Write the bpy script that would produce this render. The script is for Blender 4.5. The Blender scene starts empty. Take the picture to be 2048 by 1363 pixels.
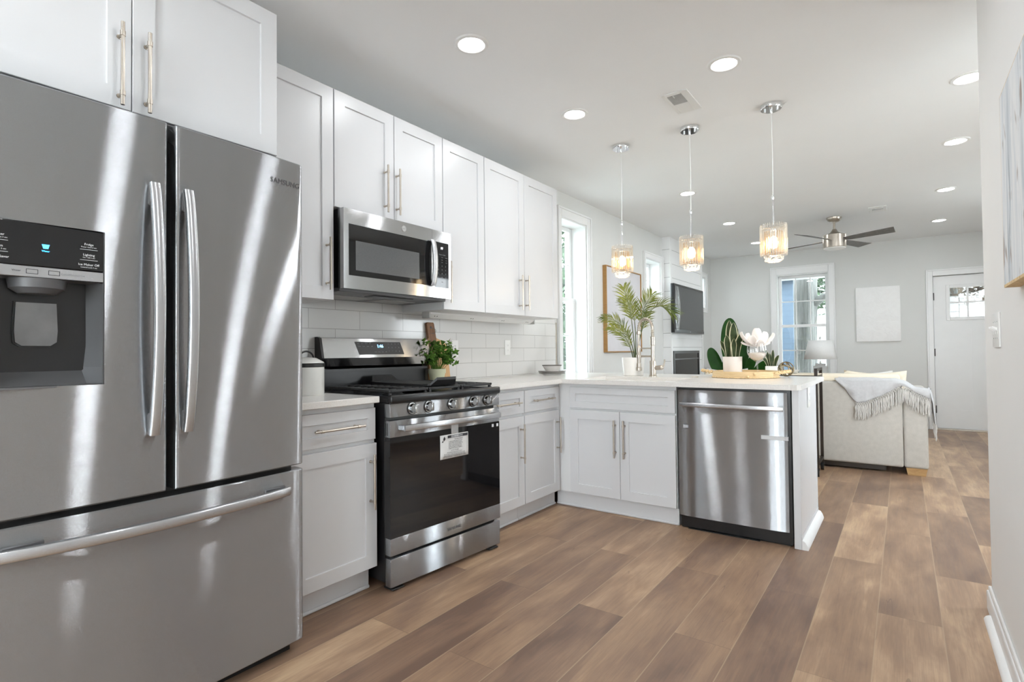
import bpy, bmesh, math, random
from mathutils import Matrix, Vector
random.seed(7)
C = bpy.context.scene.collection
SC = bpy.context.scene
PI = math.pi

# ---------------------------------------------------------------- camera
cam_d = bpy.data.cameras.new('camera')
cam = bpy.data.objects.new('camera', cam_d)
C.objects.link(cam)
cam_d.sensor_fit = 'HORIZONTAL'
cam_d.sensor_width = 36.0
cam_d.lens = 1080.5 / 2048 * 36.0
cam_d.clip_start = 0.05
yaw, pitch, roll = 0.6266, 0.0188, -0.0099
cy_, sy_, cp_, sp_ = math.cos(yaw), math.sin(yaw), math.cos(pitch), math.sin(pitch)
fw = Vector((-sy_*cp_, cy_*cp_, sp_))
rt = Vector((cy_, sy_, 0))
up = rt.cross(fw)
r2 = rt*math.cos(roll) + up*math.sin(roll)
u2 = -rt*math.sin(roll) + up*math.cos(roll)
m3 = Matrix((r2, u2, -fw)).transposed()
cam.matrix_world = Matrix.Translation((2.577, 0.0, 1.1031)) @ m3.to_4x4()
SC.camera = cam

# ---------------------------------------------------------------- world, sun, exposure
W = bpy.data.worlds.new('World')
SC.world = W
W.use_nodes = True
wn = W.node_tree
bg = wn.nodes['Background']
tc = wn.nodes.new('ShaderNodeTexCoord')
sep = wn.nodes.new('ShaderNodeSeparateXYZ')
ramp = wn.nodes.new('ShaderNodeValToRGB')
wn.links.new(tc.outputs['Generated'], sep.inputs[0])
wn.links.new(sep.outputs['Z'], ramp.inputs[0])
ramp.color_ramp.elements[0].position = 0.0
ramp.color_ramp.elements[0].color = (0.79, 0.82, 0.86, 1)
ramp.color_ramp.elements[1].position = 0.5
ramp.color_ramp.elements[1].color = (0.86, 0.93, 1.0, 1)
wn.links.new(ramp.outputs[0], bg.inputs['Color'])
bg.inputs['Strength'].default_value = 11.5
SC.view_settings.view_transform = 'Standard'
SC.view_settings.look = 'None'
SC.view_settings.gamma = 1.0
SC.view_settings.use_curve_mapping = False
SC.view_settings.exposure = 0.55
LAMP_W = 2.5          # each recessed downlight
PEND_W = 1.1           # each pendant bulb
try:
    SC.cycles.max_bounces = 12
    SC.cycles.diffuse_bounces = 6
    SC.cycles.glossy_bounces = 5
    SC.cycles.transparent_max_bounces = 24
    SC.cycles.sample_clamp_indirect = 6.0
    SC.cycles.caustics_reflective = False
    SC.cycles.caustics_refractive = False
except Exception:
    pass

# ---------------------------------------------------------------- node helpers
class NT:
    def __init__(s, name):
        s.m = bpy.data.materials.new(name)
        s.m.use_nodes = True
        s.t = s.m.node_tree
        s.b = s.t.nodes['Principled BSDF']
    def n(s, typ, **kw):
        nd = s.t.nodes.new('ShaderNode' + typ)
        for k, v in kw.items():
            setattr(nd, k, v)
        return nd
    def link(s, a, b):
        s.t.links.new(a, b)
    def val(s, sock, v):
        if isinstance(v, bpy.types.NodeSocket): s.link(v, sock)
        else: sock.default_value = v
    def math(s, op, a, b=0.0, c=0.0):
        nd = s.n('Math', operation=op)
        s.val(nd.inputs[0], a); s.val(nd.inputs[1], b); s.val(nd.inputs[2], c)
        return nd.outputs[0]
    def pos(s):
        return s.n('NewGeometry').outputs['Position']
    def obj(s):
        return s.n('TexCoord').outputs['Object']
    def map(s, v, scale=(1,1,1), loc=(0,0,0), rot=(0,0,0)):
        nd = s.n('Mapping')
        s.link(v, nd.inputs['Vector'])
        nd.inputs['Scale'].default_value = scale
        nd.inputs['Location'].default_value = loc
        nd.inputs['Rotation'].default_value = rot
        return nd.outputs[0]
    def noise(s, v, scale=5, detail=3, rough=0.5, dist=0.0):
        nd = s.n('TexNoise')
        s.link(v, nd.inputs['Vector'])
        nd.inputs['Scale'].default_value = scale
        nd.inputs['Detail'].default_value = detail
        nd.inputs['Roughness'].default_value = rough
        nd.inputs['Distortion'].default_value = dist
        return nd.outputs['Fac']
    def ramp(s, f, stops):
        nd = s.n('ValToRGB')
        s.val(nd.inputs[0], f)
        e = nd.color_ramp.elements
        while len(e) < len(stops): e.new(0.5)
        for el, (p, c) in zip(e, stops):
            el.position = p
            el.color = c if len(c) == 4 else (*c, 1)
        return nd.outputs[0]
    def mix(s, f, a, b, blend='MIX'):
        nd = s.n('Mix', data_type='RGBA', blend_type=blend)
        s.val(nd.inputs[0], f)
        s.val(nd.inputs[6], a if isinstance(a, bpy.types.NodeSocket) or len(a) == 4 else (*a, 1))
        s.val(nd.inputs[7], b if isinstance(b, bpy.types.NodeSocket) or len(b) == 4 else (*b, 1))
        return nd.outputs[2]
    def bump(s, h, strength=0.2, dist=0.01):
        nd = s.n('Bump')
        s.link(h, nd.inputs['Height'])
        nd.inputs['Strength'].default_value = strength
        nd.inputs['Distance'].default_value = dist
        s.link(nd.outputs[0], s.b.inputs['Normal'])
    def set(s, col=None, rough=None, metal=None, **kw):
        if col is not None: s.val(s.b.inputs['Base Color'], col if isinstance(col, bpy.types.NodeSocket) else (*col, 1))
        if rough is not None: s.val(s.b.inputs['Roughness'], rough)
        if metal is not None: s.val(s.b.inputs['Metallic'], metal)
        for k, v in kw.items():
            s.val(s.b.inputs[k.replace('_', ' ')], v)
        return s

def plain(name, col, rough=0.5, metal=0.0, var=0.0, scale=8.0, bump=0.0, **kw):
    t = NT(name)
    t.set(col, rough, metal, **kw)
    if var or bump:
        f = t.noise(t.obj(), scale, 4)
        if var:
            a = tuple(max(0, c*(1-var)) for c in col); b = tuple(min(1, c*(1+var)) for c in col)
            t.set(t.ramp(f, [(0.3, a), (0.7, b)]))
        if bump: t.bump(f, bump, 0.002)
    return t.m

def emis(name, col, strength):
    t = NT(name)
    t.set(col, 0.5)
    t.b.inputs['Emission Color'].default_value = (*col, 1)
    t.b.inputs['Emission Strength'].default_value = strength
    return t.m

def steel(name, col=(0.375, 0.388, 0.405), rough=0.09, aniso=0.6, spread=0.95, metal=0.93):
    # brushed sheet: hair-fine horizontal grain tilts the normal up and down
    t = NT(name)
    o = t.obj()
    sp = t.n('SeparateXYZ'); t.link(t.pos(), sp.inputs[0])
    f = t.noise(t.map(o, (2, 2, 260)), 3.0, 3)
    g = t.noise(o, 2.2, 3)
    c = t.mix(t.math('MULTIPLY', f, 0.30), tuple(c*1.06 for c in col), tuple(c*0.82 for c in col))
    t.set(c, t.math('ADD', t.math('MULTIPLY', g, 0.08), rough-0.04), metal)
    sc = t.n('VectorMath', operation='MULTIPLY'); t.link(t.pos(), sc.inputs[0]); sc.inputs[1].default_value = (4000.0, 4000.0, 20000.0)
    fl = t.n('VectorMath', operation='FLOOR'); t.link(sc.outputs[0], fl.inputs[0])
    w1 = t.n('TexWhiteNoise', noise_dimensions='3D'); t.link(fl.outputs[0], w1.inputs['Vector'])
    w2 = t.n('TexWhiteNoise', noise_dimensions='4D'); t.link(fl.outputs[0], w2.inputs['Vector']); w2.inputs['W'].default_value = 7.7
    k = t.math('MULTIPLY', t.math('SUBTRACT', t.math('ADD', t.math('MULTIPLY', w1.outputs['Value'], 1.6), t.math('MULTIPLY', w2.outputs['Value'], 0.4)), 1.0), spread)
    cz = t.n('CombineXYZ'); t.link(k, cz.inputs['Z'])
    gn = t.n('NewGeometry')
    ad = t.n('VectorMath', operation='ADD'); t.link(gn.outputs['Normal'], ad.inputs[0]); t.link(cz.outputs[0], ad.inputs[1])
    no = t.n('VectorMath', operation='NORMALIZE'); t.link(ad.outputs[0], no.inputs[0])
    t.link(no.outputs[0], t.b.inputs['Normal'])
    t.b.inputs['Anisotropic'].default_value = aniso
    t.b.inputs['Anisotropic Rotation'].default_value = 0.25
    tg = t.n('Tangent', direction_type='RADIAL', axis='Z')
    t.link(tg.outputs[0], t.b.inputs['Tangent'])
    return t.m

def glassy(name, tint=(1, 1, 1), gloss=(1, 1, 1), f0=0.04, rough=0.0, milky=0.0):
    t = NT(name)
    tr = t.n('BsdfTransparent'); tr.inputs[0].default_value = (*tint, 1)
    gl = t.n('BsdfGlossy'); gl.inputs['Color'].default_value = (*gloss, 1); gl.inputs['Roughness'].default_value = rough
    lw = t.n('LayerWeight'); lw.inputs['Blend'].default_value = 0.5
    f = t.math('MULTIPLY_ADD', t.math('POWER', lw.outputs['Facing'], 4.0), 0.9-f0, f0)
    mx = t.n('MixShader')
    t.link(f, mx.inputs[0]); t.link(tr.outputs[0], mx.inputs[1]); t.link(gl.outputs[0], mx.inputs[2])
    out = mx.outputs[0]
    if milky:
        df = t.n('BsdfTranslucent'); df.inputs[0].default_value = (0.95, 0.95, 0.95, 1)
        dd_ = t.n('BsdfDiffuse'); dd_.inputs[0].default_value = (0.95, 0.95, 0.95, 1)
        m1 = t.n('MixShader'); m1.inputs[0].default_value = 0.5
        t.link(df.outputs[0], m1.inputs[1]); t.link(dd_.outputs[0], m1.inputs[2])
        m2 = t.n('MixShader'); m2.inputs[0].default_value = milky
        t.link(out, m2.inputs[1]); t.link(m1.outputs[0], m2.inputs[2])
        out = m2.outputs[0]
    t.link(out, t.t.nodes['Material Output'].inputs['Surface'])
    return t.m

def leafmat(name, dark, light, scale=6, rough=0.4, spec=0.5):
    t = NT(name)
    t.b.inputs['Specular IOR Level'].default_value = spec
    f = t.noise(t.obj(), scale, 3)
    t.set(t.ramp(f, [(0.3, dark), (0.7, light)]), rough)
    return t.m

def fabric(name, col, scale=260, var=0.18, rough=0.95, bump=0.35, big=0.06):
    t = NT(name)
    o = t.obj()
    a = t.noise(t.map(o, (scale, scale*0.12, scale)), 1.0, 2)
    b = t.noise(t.map(o, (scale*0.12, scale, scale*0.12)), 1.0, 2)
    f = t.math('MULTIPLY', t.math('ADD', a, b), 0.5)
    g = t.noise(o, 4, 3)
    c = t.ramp(f, [(0.3, tuple(x*(1-var) for x in col)), (0.7, tuple(min(1, x*(1+var)) for x in col))])
    c = t.mix(t.math('MULTIPLY', g, big*4), c, tuple(x*0.8 for x in col))
    t.set(c, rough)
    t.bump(f, bump, 0.002)
    return t.m

def wood(name, dark, light, scale=(2, 2, 30), axis_noise=3.0, rough=0.5):
    t = NT(name)
    p = t.map(t.obj(), scale)
    f = t.noise(p, axis_noise, 4, 0.6, 0.6)
    t.set(t.ramp(f, [(0.25, dark), (0.75, light)]), rough)
    t.bump(f, 0.08, 0.002)
    return t.m

M = {}
M['wall'] = plain('wall_paint_grey', (0.69, 0.695, 0.68), 0.85, var=0.012, scale=3)
M['wall_white'] = plain('wall_paint_white', (0.82, 0.82, 0.815), 0.7, var=0.01, scale=3)
M['ceiling'] = plain('ceiling_paint', (0.865, 0.875, 0.885), 0.9, var=0.01, scale=2)
M['trim'] = plain('trim_white', (0.83, 0.835, 0.835), 0.4, var=0.01)
M['cab'] = plain('cabinet_white', (0.66, 0.667, 0.683), 0.32, var=0.008, scale=4)
M['cab_in'] = plain('cabinet_carcass_white', (0.74, 0.745, 0.75), 0.45, var=0.01)
M['amber_stripe'] = plain('amber_stripe_wire', (0.62, 0.38, 0.13), 0.3, 1.0, var=0.05)
M['logo_ink'] = plain('dark_grey_lettering', (0.075, 0.075, 0.08), 0.4, var=0.05)
M['soft_canvas'] = plain('pale_lilac_canvas', (0.62, 0.615, 0.64), 0.85, var=0.03, scale=6)
M['nickel'] = plain('brushed_nickel', (0.53, 0.48, 0.42), 0.28, 1.0, var=0.06, scale=40)
M['chrome'] = plain('polished_chrome', (0.82, 0.83, 0.84), 0.06, 1.0, var=0.02)
M['steel'] = steel('stainless_brushed')
M['steel2'] = steel('stainless_satin', (0.51, 0.52, 0.535), 0.22, 0.4, 0.35)
M['steel_pol'] = steel('stainless_polished', (0.46, 0.465, 0.47), 0.09, 0.3, 0.10, 1.0)
M['steel_dark'] = plain('dark_grey_plastic', (0.10, 0.10, 0.105), 0.35, var=0.06, scale=6)
M['recess'] = plain('dispenser_grey', (0.16, 0.16, 0.165), 0.32, 0.5, var=0.05, scale=4)
M['paddle'] = plain('brushed_paddle', (0.22, 0.22, 0.225), 0.32, 0.7, var=0.15, scale=12)
M['black'] = plain('black_enamel', (0.008, 0.008, 0.009), 0.28, var=0.2, scale=10)
M['black_matte'] = plain('black_cast_iron', (0.02, 0.02, 0.021), 0.5, var=0.25, scale=40, bump=0.1)
M['black_glass'] = plain('black_glass', (0.007, 0.007, 0.008), 0.04, var=0.1)
M['black_gloss'] = plain('black_plastic', (0.015, 0.015, 0.016), 0.3, var=0.1)
M['mw_window'] = plain('microwave_window_mesh', (0.075, 0.078, 0.08), 0.25, var=0.1, scale=300)
M['white_ink'] = emis('white_print', (0.75, 0.76, 0.78), 0.0)
M['grey_ink'] = plain('grey_print', (0.30, 0.31, 0.32), 0.5, var=0.05)
M['dark_ink'] = plain('dark_print', (0.03, 0.03, 0.035), 0.5, var=0.1)
M['blue_led'] = emis('blue_display', (0.05, 0.42, 1.0), 3.0)
M['cyan_led'] = emis('cyan_clock', (0.25, 0.65, 1.0), 4.0)
M['white_led'] = emis('white_display', (0.9, 0.95, 1.0), 1.4)
M['paper'] = plain('label_paper', (0.66, 0.66, 0.65), 0.6, var=0.03, scale=20)
M['plastic_white'] = plain('white_plastic', (0.80, 0.80, 0.79), 0.35, var=0.01)
M['lens'] = emis('downlight_lens', (1.0, 0.985, 0.96), 14.0)
M['bulb'] = emis('warm_bulb', (1.0, 0.76, 0.45), 14.0)
M['crystal'] = glassy('crystal_rod', (0.985, 0.975, 0.955), (1, 0.94, 0.86), 0.13, 0.03, 0.07)
M['bead'] = glassy('crystal_bead', (0.98, 0.975, 0.97), (1, 0.98, 0.95), 0.16, 0.02, 0.06)
M['pane'] = glassy('window_glass', (0.97, 0.985, 0.98))
M['pane_tinted'] = glassy('window_glass_dimming', (0.76, 0.80, 0.79))  # tint dims the bright outdoors; windows out of view keep clear glass
M['glass'] = glassy('goblet_glass', (0.985, 0.985, 0.985), (1, 1, 1), 0.05, 0.01)
M['ceramic'] = plain('ceramic_white', (0.80, 0.78, 0.75), 0.35, var=0.02, scale=5)
M['ceramic_pink'] = plain('matte_ceramic_blush', (0.74, 0.70, 0.67), 0.7, var=0.02, scale=10)
M['dish'] = plain('stoneware_grey', (0.62, 0.60, 0.58), 0.35, var=0.02)
M['dish_rim'] = plain('stoneware_dark_rim', (0.10, 0.09, 0.08), 0.4, var=0.05)
M['enamel'] = plain('enamel_white', (0.80, 0.80, 0.77), 0.25, var=0.02)
M['soil'] = plain('potting_fibre', (0.20, 0.12, 0.07), 0.95, var=0.5, scale=60, bump=0.6)
M['palm'] = leafmat('palm_leaf', (0.05, 0.09, 0.010), (0.22, 0.24, 0.03), 9)
M['palm_stem'] = leafmat('palm_stem', (0.06, 0.09, 0.03), (0.14, 0.17, 0.06), 8)
M['herb'] = leafmat('herb_leaf', (0.025, 0.085, 0.008), (0.12, 0.25, 0.03), 25, 0.5, 0.2)
M['bigleaf'] = leafmat('dark_big_leaf', (0.006, 0.028, 0.004), (0.016, 0.07, 0.008), 4, 0.5, 0.15)
M['snake'] = leafmat('snake_leaf_green', (0.012, 0.024, 0.008), (0.045, 0.065, 0.02), 18, 0.5, 0.2)
M['snake_edge'] = leafmat('snake_leaf_cream_edge', (0.46, 0.43, 0.26), (0.60, 0.56, 0.38), 18, 0.4)
M['pot_green'] = plain('pale_green_pot', (0.60, 0.61, 0.42), 0.5, var=0.05, scale=10)
M['tray'] = wood('raffia_tray', (0.55, 0.38, 0.19), (0.76, 0.58, 0.34), (6, 6, 120), 3.0, 0.6)
M['rope'] = plain('rope_jute', (0.68, 0.50, 0.28), 0.9, var=0.25, scale=90, bump=0.5)
M['petal'] = plain('white_petal', (0.88, 0.83, 0.80), 0.7, var=0.05, scale=12)
M['sand'] = plain('white_sand', (0.80, 0.74, 0.68), 0.95, var=0.05, scale=120, bump=0.3)
M['bronze'] = plain('antique_bronze', (0.22, 0.17, 0.10), 0.35, 1.0, var=0.3, scale=30)
M['sofa'] = fabric('sofa_linen', (0.50, 0.475, 0.435), 220, 0.10, 0.95, 0.2, 0.015)
M['cream'] = fabric('cream_cushion', (0.78, 0.70, 0.57), 300, 0.06)
M['pillow'] = fabric('white_pillow', (0.78, 0.77, 0.74), 300, 0.06)
M['throw'] = fabric('grey_throw', (0.55, 0.55, 0.56), 320, 0.12, big=0.1)
M['fringe'] = fabric('throw_fringe', (0.60, 0.58, 0.55), 320, 0.12)
M['leg_wood'] = wood('honey_wood', (0.38, 0.22, 0.09), (0.56, 0.36, 0.17), (4, 30, 4))
M['frame_wood'] = wood('oak_frame', (0.33, 0.17, 0.055), (0.46, 0.26, 0.09), (6, 6, 60))
M['board_dark'] = wood('walnut_board', (0.14, 0.06, 0.025), (0.28, 0.13, 0.055), (40, 40, 3))
M['board_light'] = wood('acacia_board', (0.55, 0.31, 0.13), (0.72, 0.46, 0.23), (40, 40, 3))
M['black_metal'] = plain('black_metal_frame', (0.045, 0.036, 0.03), 0.4, 0.6, var=0.1)
M['lampshade'] = fabric('lamp_shade_linen', (0.78, 0.78, 0.77), 320, 0.04)
M['concrete'] = plain('concrete_grey', (0.52, 0.52, 0.51), 0.8, var=0.08, scale=14, bump=0.2)
M['fan_blade_dark'] = wood('fan_blade_grey_oak', (0.09, 0.085, 0.08), (0.17, 0.16, 0.15), (8, 8, 8))
M['screen'] = plain('tv_screen', (0.03, 0.032, 0.034), 0.08, var=0.05)
M['hinge'] = plain('dark_hinge', (0.04, 0.035, 0.035), 0.4, 0.6, var=0.1)
M['clear_film'] = glassy('clear_plastic_film', (0.92, 0.92, 0.92), (1, 1, 1), 0.10, 0.12, 0.06)
M['tape'] = plain('clear_tape', (0.62, 0.63, 0.64), 0.45, var=0.02)

# floor planks
def floor_mat():
    t = NT('wood_plank_floor')
    sp = t.n('SeparateXYZ'); t.link(t.pos(), sp.inputs[0])
    x, y = sp.outputs['X'], sp.outputs['Y']
    u = t.math('DIVIDE', t.math('SUBTRACT', x, 1.195), 0.2125)
    k = t.math('FLOOR', u)
    fu = t.math('SUBTRACT', u, k)
    par = t.math('FLOORED_MODULO', k, 2.0)
    off = t.math('SUBTRACT', 2.73, t.math('MULTIPLY', par, 0.64))
    v = t.math('DIVIDE', t.math('SUBTRACT', y, off), 1.24)
    j = t.math('FLOOR', v)
    fv = t.math('SUBTRACT', v, j)
    cmb = t.n('CombineXYZ'); t.link(k, cmb.inputs[0]); t.link(j, cmb.inputs[1])
    wn_ = t.n('TexWhiteNoise', noise_dimensions='3D'); t.link(cmb.outputs[0], wn_.inputs['Vector'])
    rnd = wn_.outputs['Value']
    offv = t.n('VectorMath', operation='SCALE'); t.link(wn_.outputs['Color'], offv.inputs[0]); offv.inputs['Scale'].default_value = 37.0
    pv = t.n('VectorMath', operation='ADD'); t.link(t.pos(), pv.inputs[0]); t.link(offv.outputs[0], pv.inputs[1])
    P = pv.outputs[0]
    cloud = t.noise(t.map(P, (8.0, 1.9, 1)), 1.0, 4, 0.55, 0.35)
    grain = t.noise(t.map(P, (70, 3.2, 1)), 1.0, 5, 0.65, 0.6)
    fine = t.noise(t.map(P, (260, 9, 1)), 1.0, 3, 0.6)
    crack = t.noise(t.map(P, (11.0, 0.55, 1)), 1.0, 2, 0.5, 0.7)
    gate = t.math('GREATER_THAN', t.noise(t.map(P, (3.0, 1.0, 1)), 1.0, 1), 0.54)
    tone = t.math('ADD', t.math('ADD', t.math('MULTIPLY', rnd, 0.34), t.math('MULTIPLY', cloud, 0.72)),
                  t.math('MULTIPLY', grain, 0.28))
    col = t.ramp(tone, [(0.42, (0.165, 0.098, 0.068)), (0.57, (0.265, 0.162, 0.104)), (0.71, (0.375, 0.237, 0.147)), (0.88, (0.58, 0.40, 0.25))])
    col = t.mix(t.math('MULTIPLY', t.math('POWER', fine, 2.0), 0.55), col, (0.15, 0.10, 0.075))
    # thin dark mineral streaks
    cr = t.math('LESS_THAN', t.math('ABSOLUTE', t.math('SUBTRACT', crack, 0.60)), 0.0028)
    col = t.mix(t.math('MULTIPLY', t.math('MULTIPLY', cr, gate), 0.38), col, (0.10, 0.06, 0.045))
    # long seams: pale bevel, ends: darker
    e1 = t.math('LESS_THAN', t.math('MINIMUM', fu, t.math('SUBTRACT', 1.0, fu)), 0.009)
    e2 = t.math('LESS_THAN', t.math('MINIMUM', fv, t.math('SUBTRACT', 1.0, fv)), 0.0012)
    col = t.mix(t.math('MULTIPLY', e1, 0.55), col, (0.46, 0.34, 0.22))
    col = t.mix(t.math('MULTIPLY', e2, 0.5), col, (0.14, 0.09, 0.06))
    t.set(col, t.math('ADD', 0.36, t.math('MULTIPLY', grain, 0.16)))
    h = t.math('SUBTRACT', t.math('MULTIPLY', fine, 0.2), t.math('MAXIMUM', e1, e2))
    t.bump(h, 0.12, 0.0015)
    return t.m
M['floor'] = floor_mat()

def tile_mat():
    t = NT('subway_tile')
    sp = t.n('SeparateXYZ'); t.link(t.pos(), sp.inputs[0])
    cmb = t.n('CombineXYZ')
    t.link(t.math('SUBTRACT', sp.outputs['Y'], 0.016), cmb.inputs[0])
    t.link(t.math('SUBTRACT', sp.outputs['Z'], 0.911), cmb.inputs[1])
    br = t.n('TexBrick', offset=0.5, offset_frequency=2)
    t.link(cmb.outputs[0], br.inputs['Vector'])
    br.inputs['Color1'].default_value = (0.70, 0.69, 0.68, 1)
    br.inputs['Color2'].default_value = (0.66, 0.655, 0.645, 1)
    br.inputs['Mortar'].default_value = (0.40, 0.39, 0.38, 1)
    br.inputs['Scale'].default_value = 1.0
    br.inputs['Mortar Size'].default_value = 0.0016
    br.inputs['Mortar Smooth'].default_value = 0.1
    br.inputs['Brick Width'].default_value = 0.336
    br.inputs['Row Height'].default_value = 0.1085
    t.set(br.outputs['Color'], 0.12)
    inv = t.math('SUBTRACT', 1.0, br.outputs['Fac'])
    t.bump(inv, 0.5, 0.002)
    return t.m
M['tile'] = tile_mat()

def quartz_mat():
    t = NT('white_quartz')
    f = t.noise(t.obj(), 240, 2, 0.7)
    g = t.noise(t.obj(), 90, 2, 0.6)
    c = t.ramp(f, [(0.26, (0.58, 0.56, 0.53)), (0.38, (0.73, 0.71, 0.68)), (0.62, (0.79, 0.77, 0.745))])
    c = t.mix(t.math('MULTIPLY', g, 0.15), c, (0.62, 0.59, 0.55))
    t.set(c, 0.2)
    return t.m
M['quartz'] = quartz_mat()

def shiplap_mat():
    t = NT('shiplap_white')
    sp = t.n('SeparateXYZ'); t.link(t.pos(), sp.inputs[0])
    f = t.math('FRACT', t.math('DIVIDE', t.math('SUBTRACT', sp.outputs['Z'], 0.02), 0.185))
    line = t.math('LESS_THAN', f, 0.035)
    t.set(t.mix(line, (0.82, 0.825, 0.825), (0.45, 0.45, 0.45)), 0.45)
    t.bump(t.math('SUBTRACT', 1.0, line), 0.6, 0.004)
    return t.m
M['shiplap'] = shiplap_mat()

def siding_mat(name, col, pitch=0.12):
    t = NT(name)
    sp = t.n('SeparateXYZ'); t.link(t.pos(), sp.inputs[0])
    f = t.math('FRACT', t.math('DIVIDE', sp.outputs['Z'], pitch))
    line = t.math('LESS_THAN', f, 0.09)
    g = t.noise(t.pos(), 3, 3)
    c = t.mix(t.math('MULTIPLY', g, 0.5), tuple(x*1.12 for x in col), tuple(x*0.8 for x in col))
    t.set(t.mix(t.math('MULTIPLY', line, 0.5), c, tuple(x*0.5 for x in col)), 0.7)
    return t.m
M['siding_blue'] = siding_mat('blue_siding', (0.085, 0.115, 0.16))
M['siding_white'] = siding_mat('white_siding', (0.6, 0.6, 0.6), 0.16)
M['bark'] = wood('tree_bark', (0.06, 0.057, 0.055), (0.30, 0.29, 0.28), (22, 22, 1.2), 2.0, 0.9)
M['foliage'] = leafmat('tree_foliage', (0.010, 0.026, 0.008), (0.07, 0.12, 0.055), 3, 0.6)
M['foliage_red'] = leafmat('autumn_foliage', (0.05, 0.03, 0.02), (0.12, 0.08, 0.05), 3, 0.6)
M['ground'] = plain('outdoor_paving', (0.40, 0.40, 0.38), 0.9, var=0.15, scale=2)
M['roof'] = plain('grey_roof', (0.34, 0.33, 0.33), 0.8, var=0.2, scale=6)
M['brick_out'] = plain('pink_render', (0.60, 0.42, 0.36), 0.85, var=0.12, scale=6)

def canvas_mat():
    t = NT('textured_white_canvas')
    f = t.noise(t.map(t.obj(), (1, 1, 1)), 7, 5, 0.7, 1.5)
    t.set(t.ramp(f, [(0.35, (0.87, 0.865, 0.86)), (0.6, (0.90, 0.90, 0.895))]), 0.8)
    t.bump(f, 0.5, 0.012)
    return t.m
M['canvas'] = canvas_mat()
def abstract_mat():
    t = NT('abstract_painting')
    f = t.noise(t.map(t.obj(), (1, 22, 1.8)), 1.0, 5, 0.65, 0.8)
    g = t.noise(t.map(t.obj(), (1, 12, 5)), 1.3, 3, 0.5, 0.3)
    c = t.ramp(f, [(0.30, (0.26, 0.31, 0.35)), (0.45, (0.62, 0.66, 0.70)), (0.58, (0.80, 0.81, 0.82)), (0.72, (0.52, 0.56, 0.60))])
    d = t.ramp(g, [(0.60, (0, 0, 0)), (0.70, (1, 1, 1))])
    t.set(t.mix(d, c, (0.33, 0.27, 0.24)), 0.7)
    t.bump(f, 0.4, 0.005)
    return t.m
M['abstract'] = abstract_mat()

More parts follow.
